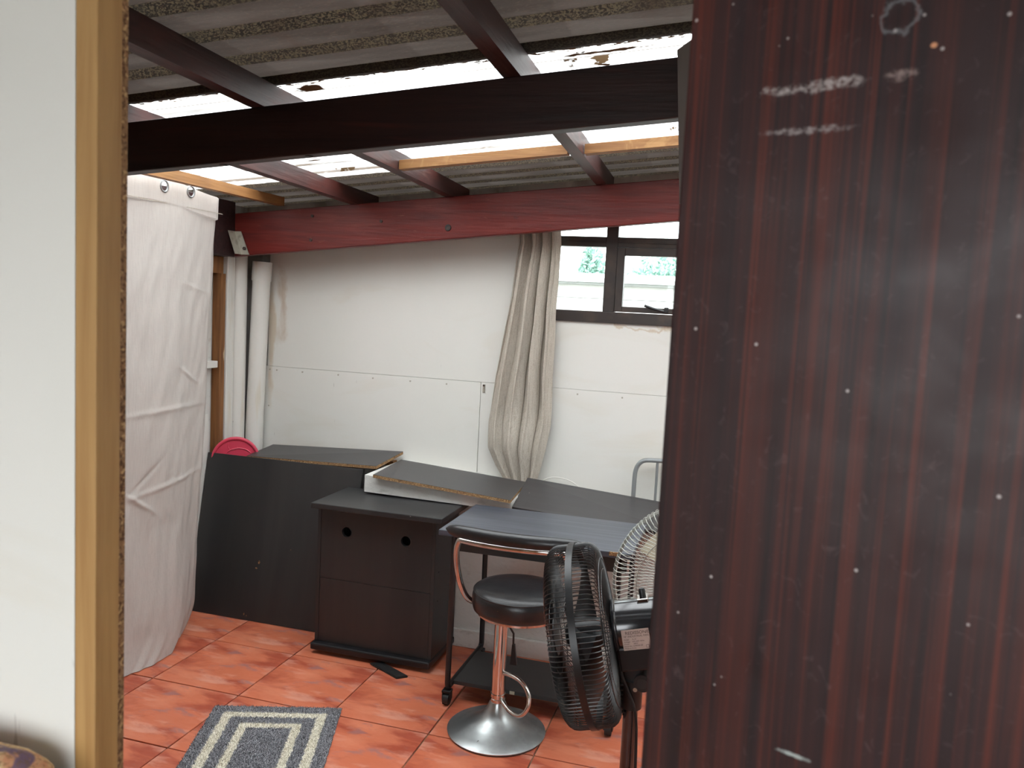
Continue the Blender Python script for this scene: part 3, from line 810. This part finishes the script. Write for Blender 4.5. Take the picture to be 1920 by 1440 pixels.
# front panel with two holes
def holed(b, xa, xb, z0, z1, y0, y1, holes, r):
    """panel with round holes, built from angular fans around each hole"""
    xs = [xa] + [(holes[0][0] + holes[1][0]) / 2] + [xb]
    for i, (hx, hz) in enumerate(holes):
        n = 32
        L, Rr = xs[i], xs[i + 1]
        def rect(a):
            c, s = math.cos(a), math.sin(a)
            tt = min(((Rr - hx) / c if c > 1e-6 else ((L - hx) / c if c < -1e-6 else 9)), ((z1 - hz) / s if s > 1e-6 else ((z0 - hz) / s if s < -1e-6 else 9)))
            return hx + c * tt, hz + s * tt
        ang = sorted([2 * PI * k / n for k in range(n)] + [math.atan2(zz - hz, xx - hx) % (2 * PI) for xx in (L, Rr) for zz in (z0, z1)])
        for y, flip in ((y0, 0), (y1, 1)):
            I = [b.verts.new((hx + r * math.cos(a), y, hz + r * math.sin(a))) for a in ang]
            O = [b.verts.new((rect(a)[0], y, rect(a)[1])) for a in ang]
            for k in range(len(ang)):
                k2 = (k + 1) % len(ang); b.faces.new((I[k], O[k], O[k2], I[k2]))
            if flip == 0: I0, O0 = I, O
        for k in range(len(ang)):
            k2 = (k + 1) % len(ang)
            b.faces.new((I0[k], I[k], I[k2], I0[k2]))
            if abs(rect(ang[k])[0] - rect(ang[k2])[0]) < 1e-5 and abs(rect(ang[k])[0] - xs[1]) < 1e-5: continue
            b.faces.new((O0[k], O[k], O[k2], O0[k2]))
b = nb(); holed(b, x0, x1, .3475, .676, 0, .016, [(-.136, .569), (.149, .564)], .023)
o = obj('upper_back_panel', b, 'blackboard', cb)
for hx, hz in ((-.136, .569), (.149, .564)):
    b = nb(); tube(b, [(hx + .0235 * math.cos(k * PI / 16), -.0005, hz + .0235 * math.sin(k * PI / 16)) for k in range(32)], .0014, 6, closed=True)
    obj('hole_rim', b, 'blackmetal', o, True)
b = nb(); box(b, x0, x1, 0, .016, .05, .3455, .0008); obj('lower_back_panel', b, 'blackboard', cb)
b = nb(); box(b, x0 - .017, x0 - .001, -.002, .172, .05, .676, .001); box(b, x0 - .001, x0 + .052, .158, .172, .05, .676); box(b, x0 + .040, x0 + .052, .172, .285, .05, .676); obj('side_panel', b, 'blackboard', cb)
b = nb(); box(b, x1 + .001, x1 + .017, -.002, .285, .05, .676, .001); obj('side_panel', b, 'blackboard', cb)
b = nb(); box(b, x0 + .052, x1, .269, .285, .05, .676); obj('door', b, 'blackboard', cb)
b = nb(); box(b, x0 + .052, x1, .017, .268, .334, .350); obj('shelf', b, 'blackboard', cb)
b = nb(); box(b, x0 - .022, x1 + .022, -.035, .172, .018, .049, .007); box(b, x0 + .05, x1 + .022, .16, .29, .018, .049, .007); obj('plinth', b, 'blackmetal', cb)
for sx in (x0 + .03, x1 - .03):
    for sy in (.03, .15 if sx < 0 else .25):
        b = nb(); lathe(b, [(0, 0), (.015, 0), (.015, .018), (0, .018)], 14, (sx, sy, 0)); obj('foot', b, 'rubber', cb)
for k, sz in enumerate((.2, .33)):
    b = nb(); lathe(b, [(0, -.001), (.004, -.001), (.004, .0015), (0, .0015)], 10)
    bmesh.ops.rotate(b, verts=b.verts, cent=(0, 0, 0), matrix=Matrix.Rotation(PI / 2, 3, 'Y'))
    obj('screw_cap', b, 'blackmetal', cb, loc=(x1 + .0178, .05, sz + .1))
b = nb(); hexa(b, [(-.18, 0, 0), (.012, 0, 0), (.03, .05, 0), (-.15, .05, 0), (-.18, 0, .009), (.012, 0, .009), (.03, .05, .009), (-.15, .05, .009)])
bmesh.ops.bevel(b, geom=b.edges[:], offset=.003, segments=2, affect='EDGES')
o = tag(obj('flat_tray', b, 'rubber'), 'flat black plastic slab slipped under the cabinet corner', 'tray')
o.location = (-1.335, 3.125, .0008); o.rotation_euler = (0, 0, math.radians(-28))

# ------------------------------------------------------------------ trolley desk
dk = thing('trolley_desk', 'black trolley desk on castors with a lower shelf', 'desk', (0, 0, 0))
DX0, DX1, DY0, DY1, DZ = -1.105, -.345, 2.965, 3.425, .72
b = nb(); box(b, DX0, DX1, DY0, DY1, DZ - .022, DZ, .002); top = obj('desk_top', b, 'deskblack', dk)
b = nb(); box(b, -.43, -.395, DY0 - .0008, DY0 + .004, DZ - .014, DZ + .0004); obj('worn_edge', b, 'chip', top)
b = nb(); box(b, DX0 + .075, DX1 - .02, DY0 + .03, DY0 + .046, .635, DZ - .0225, .001); obj('apron', b, 'blackboard', dk)
for xs, in ((-1.05,), (-.395,)):
    w, dd = .013, .006
    b = nb()
    def bar(p, q):
        p, q = Vector(p), Vector(q); d = (q - p).normalized(); s = Vector((1, 0, 0)); n = d.cross(s).normalized()
        A = [p - s * w / 2 - n * dd, p + s * w / 2 - n * dd, p + s * w / 2 + n * dd, p - s * w / 2 + n * dd]
        hexa(b, A + [a + (q - p) for a in A])
    path = [(xs, 3.0, .697), (xs, 2.995, .09), (xs, 3.0, .075), (xs, 3.02, .07), (xs, 3.42, .07), (xs, 3.435, .085), (xs, 3.42, .697)]
    b2 = nb(); tube(b2, path[:4], .012, 8); obj('front_leg', b2, 'blackmetal', dk, True)
    b2 = nb(); tube(b2, path[3:5], .012, 8); obj('bottom_rail', b2, 'blackmetal', dk, True)
    b2 = nb(); tube(b2, path[4:], .012, 8); obj('rear_leg', b2, 'blackmetal', dk, True)
    for cy in (2.995, 3.42):
        c = nb(); tube(c, [(xs - .012, cy, .026), (xs + .012, cy, .026)], .025, 20)
        wheel = obj('castor_wheel', c, 'rubber', dk, True)
        c = nb(); box(c, xs - .018, xs - .013, cy - .014, cy + .014, .022, .06, .002); box(c, xs + .013, xs + .018, cy - .014, cy + .014, .022, .06, .002)
        box(c, xs - .018, xs + .018, cy - .018, cy + .018, .053, .063, .002)
        obj('castor_fork', c, 'blackplastic', dk)
b = nb(); box(b, -1.037, -.408, 3.03, 3.34, .072, .088, .001); sh = obj('lower_shelf', b, 'blackboard', dk)
b = nb(); box(b, -.800, -.780, 3.0292, 3.032, .073, .086); obj('worn_chip', b, 'cream', sh)
b = nb(); box(b, DX0 + .06, DX1 - .06, 3.405, 3.415, .40, .68, .001); obj('modesty_panel', b, 'blackboard', dk) if False else b.free()

# ------------------------------------------------------------------ bar stool
SX, SY = -.803, 2.872
st = thing('bar_stool', 'black padded swivel stool with chrome column and steel trumpet base', 'stool', (SX, SY, 0))
prof = [(0, .004), (.186, .004), (.187, .008), (.18, .012), (.15, .022), (.115, .034), (.085, .048), (.06, .066), (.042, .088), (.033, .11), (.03, .118), (0, .118)]
b = nb(); lathe(b, prof, 64); obj('base', b, 'steelbase', st, True)
b = nb(); lathe(b, [(0, 0), (.184, 0), (.184, .005), (0, .005)], 48); obj('base_ring', b, 'rubber', st, True)
b = nb(); lathe(b, [(0, .116), (.0275, .116), (.0275, .13), (.0255, .132), (.0255, .475), (0, .475)], 32); col = obj('column', b, 'chrome', st, True)
b = nb(); lathe(b, [(.0, .138), (.0285, .138), (.0285, .150), (0, .150)], 32); obj('collar', b, 'chrome', col, True)
# footrest loop
fp = [(.02, -.01, .235), (.06, -.03, .24), (.105, -.055, .235), (.14, -.08, .205), (.145, -.095, .165), (.12, -.10, .125), (.08, -.08, .118), (.04, -.045, .128), (.015, -.015, .137)]
def smooth_path(p, it=2):
    p = [Vector(q) for q in p]
    for _ in range(it):
        q = [p[0]]
        for a, b_ in zip(p, p[1:]): q += [a * .75 + b_ * .25, a * .25 + b_ * .75]
        p = q + [p[-1]]
    return p
b = nb(); tube(b, smooth_path(fp), .0085, 12); obj('footrest', b, 'chrome', st, True)
b = nb(); tube(b, [(.015, .02, .42), (.03, .07, .36), (.03, .075, .31)], .004, 8); lv = obj('lift_lever', b, 'blackmetal', st, True)
b = nb(); hexa(b, [(.022, .07, .235), (.048, .07, .235), (.048, .082, .235), (.022, .082, .235), (.026, .07, .315), (.036, .07, .315), (.036, .082, .315), (.026, .082, .315)])
obj('lever_grip', b, 'blackplastic', lv)
# seat
sc = (.066, -.01, 0)
b = nb(); lathe(b, [(0, .487), (.16, .487), (.170, .494), (.175, .512), (.1755, .54), (.172, .558), (.160, .571), (.13, .578), (.07, .580), (0, .5795)], 64, sc)
seat = obj('seat', b, 'leather', st, True)
b = nb(); tube(b, [(sc[0] + .170 * math.cos(k * PI / 32), sc[1] + .170 * math.sin(k * PI / 32), .561) for k in range(64)], .0028, 8, closed=True)
obj('seat_piping', b, 'leather', seat, True)
b = nb(); lathe(b, [(0, .472), (.11, .472), (.155, .477), (.155, .488), (0, .488)], 48, sc); obj('seat_plate', b, 'chrome', st, True)
# backrest: padded curved bar on the near side of the seat
def arc(t): # t -1..1
    x = sc[0] + .262 * t
    return Vector((x, -.185 + .05 * t * t - .02 * t, .796 + .006 * t))
NP = 36
def ring(b, sects):
    for A, B_ in zip(sects, sects[1:]):
        n = len(A)
        for k in range(n): b.faces.new((A[k], A[(k + 1) % n], B_[(k + 1) % n], B_[k]))
    b.faces.new(sects[0][::-1]); b.faces.new(sects[-1])
b = nb(); sects = []
for i in range(NP + 1):
    t = -1 + 2 * i / NP
    c = arc(t); e = max(.12, (1 - abs(t) ** 6) ** .5)
    sects.append([b.verts.new(c + Vector((0, .022 * e * math.cos(a), .027 * e * math.sin(a)))) for a in [k * PI / 8 for k in range(16)]])
ring(b, sects); obj('backrest', b, 'leather', st, True)
OFF = Vector((0, -.010, -.026))
tp = [Vector((sc[0] - .160, .0, .492)), Vector((sc[0] - .185, -.03, .50)), Vector((sc[0] - .200, -.07, .545)), Vector((sc[0] - .208, -.12, .63)), arc(-.80) + OFF + Vector((0, 0, -.04)), arc(-.75) + OFF]
mid = [arc(-.70 + 1.4 * k / 12) + OFF for k in range(13)]
tq = [Vector((2 * sc[0] - p.x, p.y - .02, p.z)) for p in reversed(tp)]
tq[0] = arc(.75) + OFF; tq[-1] = Vector((sc[0] + .160, -.0, .492))
b = nb(); tube(b, smooth_path(tp + mid + tq), .0115, 12); obj('back_tube', b, 'chrome', st, True)

# ------------------------------------------------------------------ rug
rug = thing('rug', 'small grey pile rug with two cream rectangles on the tiles', 'rug', (0, 0, 0))
ang = math.radians(19.3)
ex, ey = Vector((math.cos(ang), math.sin(ang), 0)), Vector((-math.sin(ang), math.cos(ang), 0))
top_mid = (Vector((-1.87, 2.639, 0)) + Vector((-1.416, 2.798, 0))) / 2
rug.location = top_mid - ey * RUG[1] / 2 + Vector((0, 0, .001))
rug.rotation_euler = (0, 0, ang)
b = nb(); nx, ny = 60, 96
g = [[b.verts.new((RUG[0] * (i / nx - .5) + .003 * noise.noise((0, j * .3, 4)), RUG[1] * (j / ny - .5) + .004 * noise.noise((i * .3, 0, 9)), .007 + .002 * noise.noise((i * .5, j * .5, 0)))) for i in range(nx + 1)] for j in range(ny + 1)]
for j in range(ny):
    for i in range(nx): b.faces.new((g[j][i], g[j][i + 1], g[j + 1][i + 1], g[j + 1][i]))
r = bmesh.ops.extrude_face_region(b, geom=b.faces[:])
for v in [q for q in r['geom'] if isinstance(q, bmesh.types.BMVert)]: v.co.z = 0
obj('backing', b, 'rug', rug)
vs_, fs_ = [], []
for k in range(42000):
    x, y_ = RUG[0] * (random.random() - .5) * 1.005, RUG[1] * (random.random() - .5) * 1.003
    a = random.uniform(0, 2 * PI); w = .0013; h = random.uniform(.004, .009)
    lx, ly = random.gauss(0, .003), random.gauss(0, .003)
    n0 = len(vs_)
    vs_ += [(x - w * math.cos(a), y_ - w * math.sin(a), .006), (x + w * math.cos(a), y_ + w * math.sin(a), .006), (x + lx, y_ + ly, .006 + h)]
    fs_.append((n0, n0 + 1, n0 + 2))
me = bpy.data.meshes.new('pile'); me.from_pydata(vs_, [], fs_); me.materials.append(MT['rug'])
po = bpy.data.objects.new('pile', me); COL.objects.link(po); po.parent = rug; po['kind'] = 'stuff'

# ------------------------------------------------------------------ fans
def axis_quat(a):
    return Vector((0, 0, 1)).rotation_difference(Vector(a).normalized())
def text_mesh(name, body, size, m, parent, loc, rot, align='LEFT'):
    cu = bpy.data.curves.new(name, 'FONT'); cu.body = body; cu.size = size; cu.align_x = align; cu.extrude = .0001
    to = bpy.data.objects.new(name, cu); COL.objects.link(to)
    dg = bpy.context.evaluated_depsgraph_get()
    me = bpy.data.meshes.new_from_object(to.evaluated_get(dg)); bpy.data.objects.remove(to)
    me.materials.append(MT[m]) if not me.materials else me.materials.__setitem__(0, MT[m])
    o = bpy.data.objects.new(name, me); COL.objects.link(o); o.parent = parent
    o.location = loc; o.rotation_euler = rot
    return o
def guard_wires(R_, depth, hubr, n, front, rw, twist=0., round_=.03):
    """half guard: radial wires from hub ring to the rim and down its side. local +Z faces forward"""
    b = nb(); s = 1 if front else -1
    for k in range(n):
        a0 = 2 * PI * k / n
        pts = []
        for j in range(5):
            f = j / 4; rr = hubr + (R_ - round_ - hubr) * f
            pts.append((rr, depth - .012 * f * f, a0 + twist * f))
        for j in range(1, 5):
            q = j / 4 * PI / 2
            pts.append((R_ - round_ + round_ * math.sin(q), depth - .012 - round_ + round_ * math.cos(q), a0 + twist))
        pts.append((R_, 0, a0 + twist))
        tube(b, [(r_ * math.cos(a), r_ * math.sin(a), s * z) for r_, z, a in pts], rw, 4, caps=False)
    return b
def circ(r_, z, n=64): return [(r_ * math.cos(2 * PI * k / n), r_ * math.sin(2 * PI * k / n), z) for k in range(n)]
def blade(b, a0, R_, pitch_, wd=.5, r0=.04):
    nr, na = 10, 6; th = .0015
    for sgn in (1, -1):
        g = []
        for i in range(nr + 1):
            f = i / nr; rr = r0 + (R_ - r0) * f
            span = wd * (.55 + .9 * f - .55 * f * f)
            g.append([b.verts.new((rr * math.cos(a0 + span * (q / na - .5)), rr * math.sin(a0 + span * (q / na - .5)),
                                   (q / na - .5) * pitch_ * (1.2 - .5 * f) + sgn * th)) for q in range(na + 1)])
        for i in range(nr):
            for q in range(na): b.faces.new((g[i][q], g[i][q + 1], g[i + 1][q + 1], g[i + 1][q]))

# --- black pedestal fan
F1 = Vector((-.372, 2.2, .706)); A1 = Vector((-.97, -.115, -.222)).normalized()
f1 = thing('pedestal_fan', 'black industrial pedestal fan with a deep wire guard, seen from its side', 'fan', (-.232, 2.2, 0))
head = bpy.data.objects.new('fan_head', None); COL.objects.link(head); head.parent = f1
head.empty_display_size = .05
head.location = F1 - Vector(f1.location)
zq = A1; xq = Vector((0, 0, 1)).cross(zq).normalized(); yq = zq.cross(xq)
head.rotation_euler = Matrix((xq, yq, zq)).transposed().to_euler()
R1 = .247
o = obj('front_guard', guard_wires(R1, .084, .05, 116, True, .0016), 'guard', head, True); o['kind'] = 'stuff'
o = obj('rear_guard', guard_wires(R1, .080, .05, 116, False, .0016), 'guard', head, True); o['kind'] = 'stuff'
b = nb()
ringp = []
for (ri, z0_, z1_) in ((R1, -.008, .008),):
    lathe(b, [(R1 - .001, -.009), (R1 + .005, -.009), (R1 + .005, .009), (R1 - .001, .009), (R1 - .001, -.009)], 96)
obj('guard_rim', b, 'blackplastic', head, True)
for rr, z in ((.10, .082), (.16, .079), (.05, .084)):
    b = nb(); tube(b, circ(rr, z), .0016, 5, closed=True); obj('front_ring', b, 'guard', head, True)
for rr, z in ((.09, -.078), (.13, -.076), (.17, -.074), (.20, -.072)):
    b = nb(); tube(b, circ(rr, z), .0016, 5, closed=True); obj('rear_ring', b, 'guard', head, True)
b = nb(); lathe(b, [(0, .080), (.05, .080), (.052, .086), (.03, .090), (0, .091)], 40); obj('badge', b, 'blackplastic', head, True)
for k in range(3):
    b = nb(); blade(b, 2 * PI * k / 3 + .4, .215, .06, .8); obj('blade', b, 'blackplastic', head, True)
b = nb(); lathe(b, [(0, -.05), (.04, -.05), (.042, .03), (.03, .05), (0, .052)], 32); obj('blade_hub', b, 'blackplastic', head, True)
b = nb(); lathe(b, [(0, -.083), (.072, -.083), (.074, -.086), (.074, -.092), (.069, -.096), (.069, -.205), (.064, -.215), (0, -.217)], 48, (0, .012, 0))
mo = obj('motor', b, 'motor', head, True)
b = nb(); box(b, -.022, .022, .052, .0865, -.19, -.158, .003)
bmesh.ops.rotate(b, verts=b.verts, cent=(0, 0, 0), matrix=Matrix.Rotation(0, 3, 'Z')); sw = obj('speed_switch_plate', b, 'chrome', mo)
b = nb(); lathe(b, [(0, 0), (.009, 0), (.009, .022), (.006, .026), (0, .026)], 16)
bmesh.ops.rotate(b, verts=b.verts, cent=(0, 0, 0), matrix=Matrix.Rotation(-PI / 2, 3, 'X'))
obj('oscillation_knob', b, 'blackplastic', sw, True, (0, .084, -.175))
b = nb(); box(b, -.058, .058, -.098, -.03, -.205, -.086, .006); mb_ = obj('motor_box', b, 'blackplastic', head)
bm_d = None
# rating sticker on the near side of the motor box; local axes of the head: find the side that faces the viewer
side = 1 if (Matrix((xq, yq, zq)).transposed() @ Vector((1, 0, 0))).y < 0 else -1
sx_ = side * .0705
b = nb(); box(b, min(sx_, sx_ + side * .0006), max(sx_, sx_ + side * .0006), -.032, .024, -.180, -.106)
stick = obj('rating_sticker', b, 'stick' if 'stick' in MT else 'galv', head)
MT['stick'] = mat('silver_rating_label', (196, 176, 166), .4, layers=[((180, 158, 148), .5, ('noise', (40, 40, 40), .45, .6, 3))])
stick.data.materials[0] = MT['stick']
MT['ink'] = mat('dark_print', (70, 52, 50), .6, layers=[((90, 70, 66), .5, ('noise', (200, 200, 200), .45, .6, 2))])
# text plane: X of text runs along +/-Z of the head so that it reads for the viewer
if side > 0: trot = Matrix(((0, 0, 1), (0, 1, 0), (-1, 0, 0)))     # text x -> -z, y -> y, normal -> +x
else: trot = Matrix(((0, 0, -1), (0, 1, 0), (1, 0, 0)))
te = trot.to_euler()
def tline(s, size, yy, off=.004):
    zz = (-.106 - off) if side > 0 else (-.180 + off)
    text_mesh('printed_text', s, size, 'ink', stick, (sx_ + side * .0008, yy + .008, zz), te)
tline('REDISSON\u00ae', .0122, .0030, .010)
tline('18" INDUSTRIAL FAN', .0072, -.0050, .004)
for i, s in enumerate(('Model:      R-18', 'Voltage:   220-240V 50Hz', 'Power:      180W', 'Serial No: 2208000128', 'Made in China')):
    tline(s, .0052, -.0125 - .0060 * i)
bx_ = nb()
zz = -.175
for q in ((0, .008, 0, .0008), (0, .008, .0072, .008), (0, .0008, 0, .008), (.0072, .008, 0, .008)):
    box(bx_, min(sx_, sx_ + side * .0009), max(sx_, sx_ + side * .0009), -.029 + q[2], -.029 + q[3], zz + q[0], zz + q[1])
obj('class_mark', bx_, 'ink', stick)
# stand
b = nb(); box(b, -.026, .026, -.02, .02, .575, .665, .006); nk = obj('neck', b, 'blackplastic', f1)
b = nb(); tube(b, [(.03, -.035, .605), (.03, .03, .605)], .024, 20); k_ = obj('tilt_knob', b, 'blackplastic', f1, True)
b = nb(); tube(b, [(.03, -.0365, .605), (.03, -.034, .605)], .014, 18); obj('knob_cap', b, 'guard', k_, True)
b = nb(); tube(b, [(0, 0, .52), (0, 0, .60)], .029, 22); obj('clamp_sleeve', b, 'blackplastic', f1, True)
b = nb(); tube(b, [(.012, -.026, .585), (.012, -.036, .585)], .006, 12); obj('clamp_screw', b, 'chrome', f1, True)
b = nb(); tube(b, [(0, 0, .02), (0, 0, .53)], .0205, 24); obj('pole', b, 'motor', f1, True)
b = nb(); lathe(b, [(0, 0), (.20, 0), (.205, .008), (.19, .018), (.06, .032), (.03, .05), (0, .05)], 56); obj('round_base', b, 'blackmetal', f1, True)
b = nb(); tube(b, smooth_path([(-.035, -.03, .66), (-.03, -.04, .63), (-.005, -.04, .58), (.02, -.034, .52), (.026, -.034, .4), (.03, -.033, .2), (.05, -.05, .05), (.1, -.1, .022)]), .0042, 8)
obj('power_cable', b, 'rubber', f1, True)
b = nb()
for k in range(7): tube(b, [(-.03 + .012 * math.cos(a * PI / 6), -.008 + .012 * math.sin(a * PI / 6), .575 - k * .013 + .001 * a) for a in range(13)], .0035, 6)
obj('cable_coil', b, 'rubber', f1, True)

# --- silver fan behind
F2 = Vector((-.083, 2.56, .757)); A2 = Vector((-.05, -1, .03)).normalized()
f2 = thing('pedestal_fan', 'silver wire pedestal fan half hidden behind the door', 'fan', (-.083, 2.70, 0))
head2 = bpy.data.objects.new('fan_head', None); COL.objects.link(head2); head2.parent = f2; head2.empty_display_size = .05
head2.location = F2 - Vector(f2.location)
zq = A2; xq = Vector((0, 0, 1)).cross(zq).normalized(); yq = zq.cross(xq)
head2.rotation_euler = Matrix((xq, yq, zq)).transposed().to_euler()
R2 = .268
o = obj('front_guard', guard_wires(R2 + .006, .05, .07, 110, True, .0009, .35, .035), 'silver', head2, True); o['kind'] = 'stuff'
o = obj('rear_guard', guard_wires(R2 + .006, .075, .07, 110, False, .0009, -.35, .035), 'silver', head2, True); o['kind'] = 'stuff'
b = nb(); lathe(b, [(R2 - .004, -.007), (R2 + .004, -.007), (R2 + .004, .007), (R2 - .004, .007), (R2 - .004, -.007)], 96); obj('guard_rim', b, 'silver', head2, True)
for rr, z in ((.12, .049), (.19, .045)):
    b = nb(); tube(b, circ(rr, z), .0013, 5, closed=True); obj('front_ring', b, 'silver', head2, True)
for rr, z in ((.14, -.072), (.21, -.068)):
    b = nb(); tube(b, circ(rr, z), .0013, 5, closed=True); obj('rear_ring', b, 'silver', head2, True)
b = nb(); lathe(b, [(0, .048), (.07, .048), (.073, .056), (.05, .062), (0, .064)], 40); obj('badge', b, 'greyplastic', head2, True)
for k in range(3):
    b = nb(); blade(b, 2 * PI * k / 3 + 2.42, .215, .05, .5); obj('blade', b, 'cream', head2, True)
b = nb(); lathe(b, [(0, -.03), (.036, -.03), (.036, .02), (0, .03)], 28); obj('blade_hub', b, 'cream', head2, True)
b = nb(); lathe(b, [(0, -.19), (.05, -.185), (.075, -.15), (.08, -.08), (0, -.078)], 40); obj('motor', b, 'greyplastic', head2, True)
b = nb(); box(b, -.03, .03, -.02, .03, .60, .72, .008); obj('neck', b, 'greyplastic', f2)
b = nb(); tube(b, [(0, 0, .02), (0, 0, .62)], .015, 20); obj('pole', b, 'silver', f2, True)
b = nb(); lathe(b, [(0, 0), (.19, 0), (.19, .012), (.05, .03), (.024, .06), (0, .06)], 48); obj('round_base', b, 'greyplastic', f2, True)

# ------------------------------------------------------------------ grey tube frame behind the boards
tf = thing('tube_frame', 'grey bent steel tube frame leaning on the wall behind the black board', 'frame', (-.455, 3.845, ledgez(-.3)))
zb = ledgez(-.3)
b = nb(); tube(b, smooth_path([(-.005, 0, .022), (-.005, 0, .12), (-.003, 0, .175), (.02, 0, .215), (.06, 0, .225), (.30, 0, .23), (.34, 0, .22), (.36, 0, .18), (.362, 0, .12), (.362, 0, .006)]), .0105, 12)
obj('outer_tube', b, 'greytube', tf, True)
for px in (.098, .18, .262):
    b = nb(); tube(b, [(px, 0, .02), (px, 0, .226)], .0062, 10); obj('upright_bar', b, 'greytube', tf, True)

b = nb(); tube(b, smooth_path([(-.93, 3.86, .735), (-.90, 3.87, .775), (-.84, 3.87, .79), (-.76, 3.865, .778), (-.70, 3.86, .73)]), .003, 8)
tag(obj('white_cable', b, 'whitepaint', None, True), 'thin white cable looping up behind the black board', 'cable')

# ------------------------------------------------------------------ floral armchair in the front room
MT['floral'] = mat('floral_tapestry', (206, 172, 130), .9, spec=.1, layers=[
    ((226, 200, 156), .7, ('noise', (26, 26, 60), .45, .6, 4)),
    ((196, 128, 98), .7, ('noise', (13, 13, 13), .56, .62, 4, 1.2)),
    ((104, 118, 96), .85, ('noise', (11, 11, 14), .6, .64, 4, 1.4, (4, 1, 2))),
    ((96, 86, 116), .85, ('noise', (10, 10, 10), .64, .67, 4, 1.0, (7, 5, 3))),
    ((122, 96, 66), .5, ('noise', (160, 160, 160), .52, .6, 2))],
    bump=[(('noise', (260, 260, 260), 0, 1, 2), .3, .002)])
ac = thing('armchair', 'floral tapestry armchair with its high back against the white partition', 'armchair', (-1.04, .30, 0))
def pad(b, x0, x1, y0, y1, z0, z1, r):
    box(b, x0, x1, y0, y1, z0, z1)
    bmesh.ops.bevel(b, geom=b.edges[:], offset=r, segments=5, profile=.5, affect='EDGES')
b = nb(); pad(b, -.36, .36, .30, .42, .30, 1.095, .055); obj('backrest', b, 'floral', ac, True)
b = nb(); pad(b, -.30, .30, -.38, .31, .28, .46, .05); obj('seat_cushion', b, 'floral', ac, True)
for s in (-1, 1):
    b = nb(); pad(b, min(s * .31, s * .42), max(s * .31, s * .42), -.40, .29, .12, .62, .05); obj('armrest', b, 'floral', ac, True)
    for fy in (-.34, .36):
        b = nb(); lathe(b, [(0, 0), (.02, 0), (.028, .125), (0, .125)], 14, (s * .34, fy, 0)); obj('leg', b, 'oldwood', ac, True)
b = nb(); box(b, -.33, .33, -.36, .38, .12, .29, .01); obj('seat_base', b, 'floral', ac)

# ------------------------------------------------------------------ outside, seen through the window
MT['siding'] = mat('pale_siding', (214, 214, 210), .8, layers=[((190, 190, 186), .5, ('noise', (3, 3, 12), .45, .65, 4))])
MT['tin'] = mat('pale_tin_roof', (206, 208, 206), .5, layers=[((180, 182, 180), .5, ('noise', (2, 9, 9), .45, .65, 4))])
MT['leaf'] = mat('tree_leaves', (160, 190, 178), .7, layers=[((126, 166, 154), .7, ('noise', (5, 5, 5), .45, .6, 4)), ((170, 194, 172), .6, ('noise', (9, 9, 9), .55, .68, 4))])
MT['bark'] = mat('tree_bark', (96, 78, 62), .9, layers=[((66, 52, 42), .7, ('noise', (9, 9, 2), .45, .6, 5))])
nbh = thing('neighbour_building', 'pale low building with horizontal cladding beyond the window', 'building', (-1.2, 12, 0))
for k in range(10):
    b = nb(); box(b, -6, 7, -.02 - .004 * (k % 2), .05, k * .2 + .004, k * .2 + .196, .004); obj('cladding_board', b, 'siding', nbh)
b = nb(); box(b, -6, 7, .05, 3, 0, 2.0); obj('wall_core', b, 'siding', nbh)
for px in (-3.2, .35, 2.8):
    b = nb(); box(b, px, px + .28, -.06, -.02, 0, 2.0, .004); obj('pilaster', b, 'siding', nbh)
b = nb(); box(b, -6.2, 7.2, -.22, -.03, 1.99, 2.03, .004); obj('gutter', b, 'greyplastic', nbh)
b = nb(); hexa(b, [(-6.2, -.25, 2.03), (7.2, -.25, 2.03), (7.2, 3.1, 2.25), (-6.2, 3.1, 2.25), (-6.2, -.25, 2.09), (7.2, -.25, 2.09), (7.2, 3.1, 2.31), (-6.2, 3.1, 2.31)])
obj('roof', b, 'tin', nbh)
def tree(x, y, h, r, label):
    t = thing('tree', label, 'tree', (x, y, -.03), group=None)
    b = nb(); tube(b, [(0, 0, 0), (.05, .02, h * .4), (0, 0, h * .75)], [.16, .12, .05], 10); obj('trunk', b, 'bark', t, True)
    vv, ff = [], []
    for k in range(5000):
        d = Vector((random.gauss(0, 1), random.gauss(0, 1), random.gauss(0, 1))).normalized() * random.random() ** .4
        p = Vector((d.x * r, d.y * r, h * .68 + d.z * h * .34)) * (1 + .15 * noise.noise(d * 3))
        q = Quaternion((random.gauss(0, 1), random.gauss(0, 1), random.gauss(0, 1), random.gauss(0, 1))); q.normalize()
        s = random.uniform(.05, .11); n0 = len(vv)
        vv += [p + q @ Vector(c) * s for c in ((-1, 0, 0), (0, -.5, .1), (1, 0, 0), (0, .5, .1))]; ff.append((n0, n0 + 1, n0 + 2, n0 + 3))
    me = bpy.data.meshes.new('foliage'); me.from_pydata(vv, [], ff); me.materials.append(MT['leaf'])
    fo = bpy.data.objects.new('foliage', me); COL.objects.link(fo); fo.parent = t; fo['kind'] = 'stuff'
tree(-3.75, 20, 3.1, .36, 'green tree rising behind the building roof beside the window mullion')
tree(-2.0, 21, 3.0, 1.15, 'broad green tree behind the building roof seen through the open sash')
tree(-5.6, 22, 2.6, .9, 'slim pale tree at the left behind the building roof')
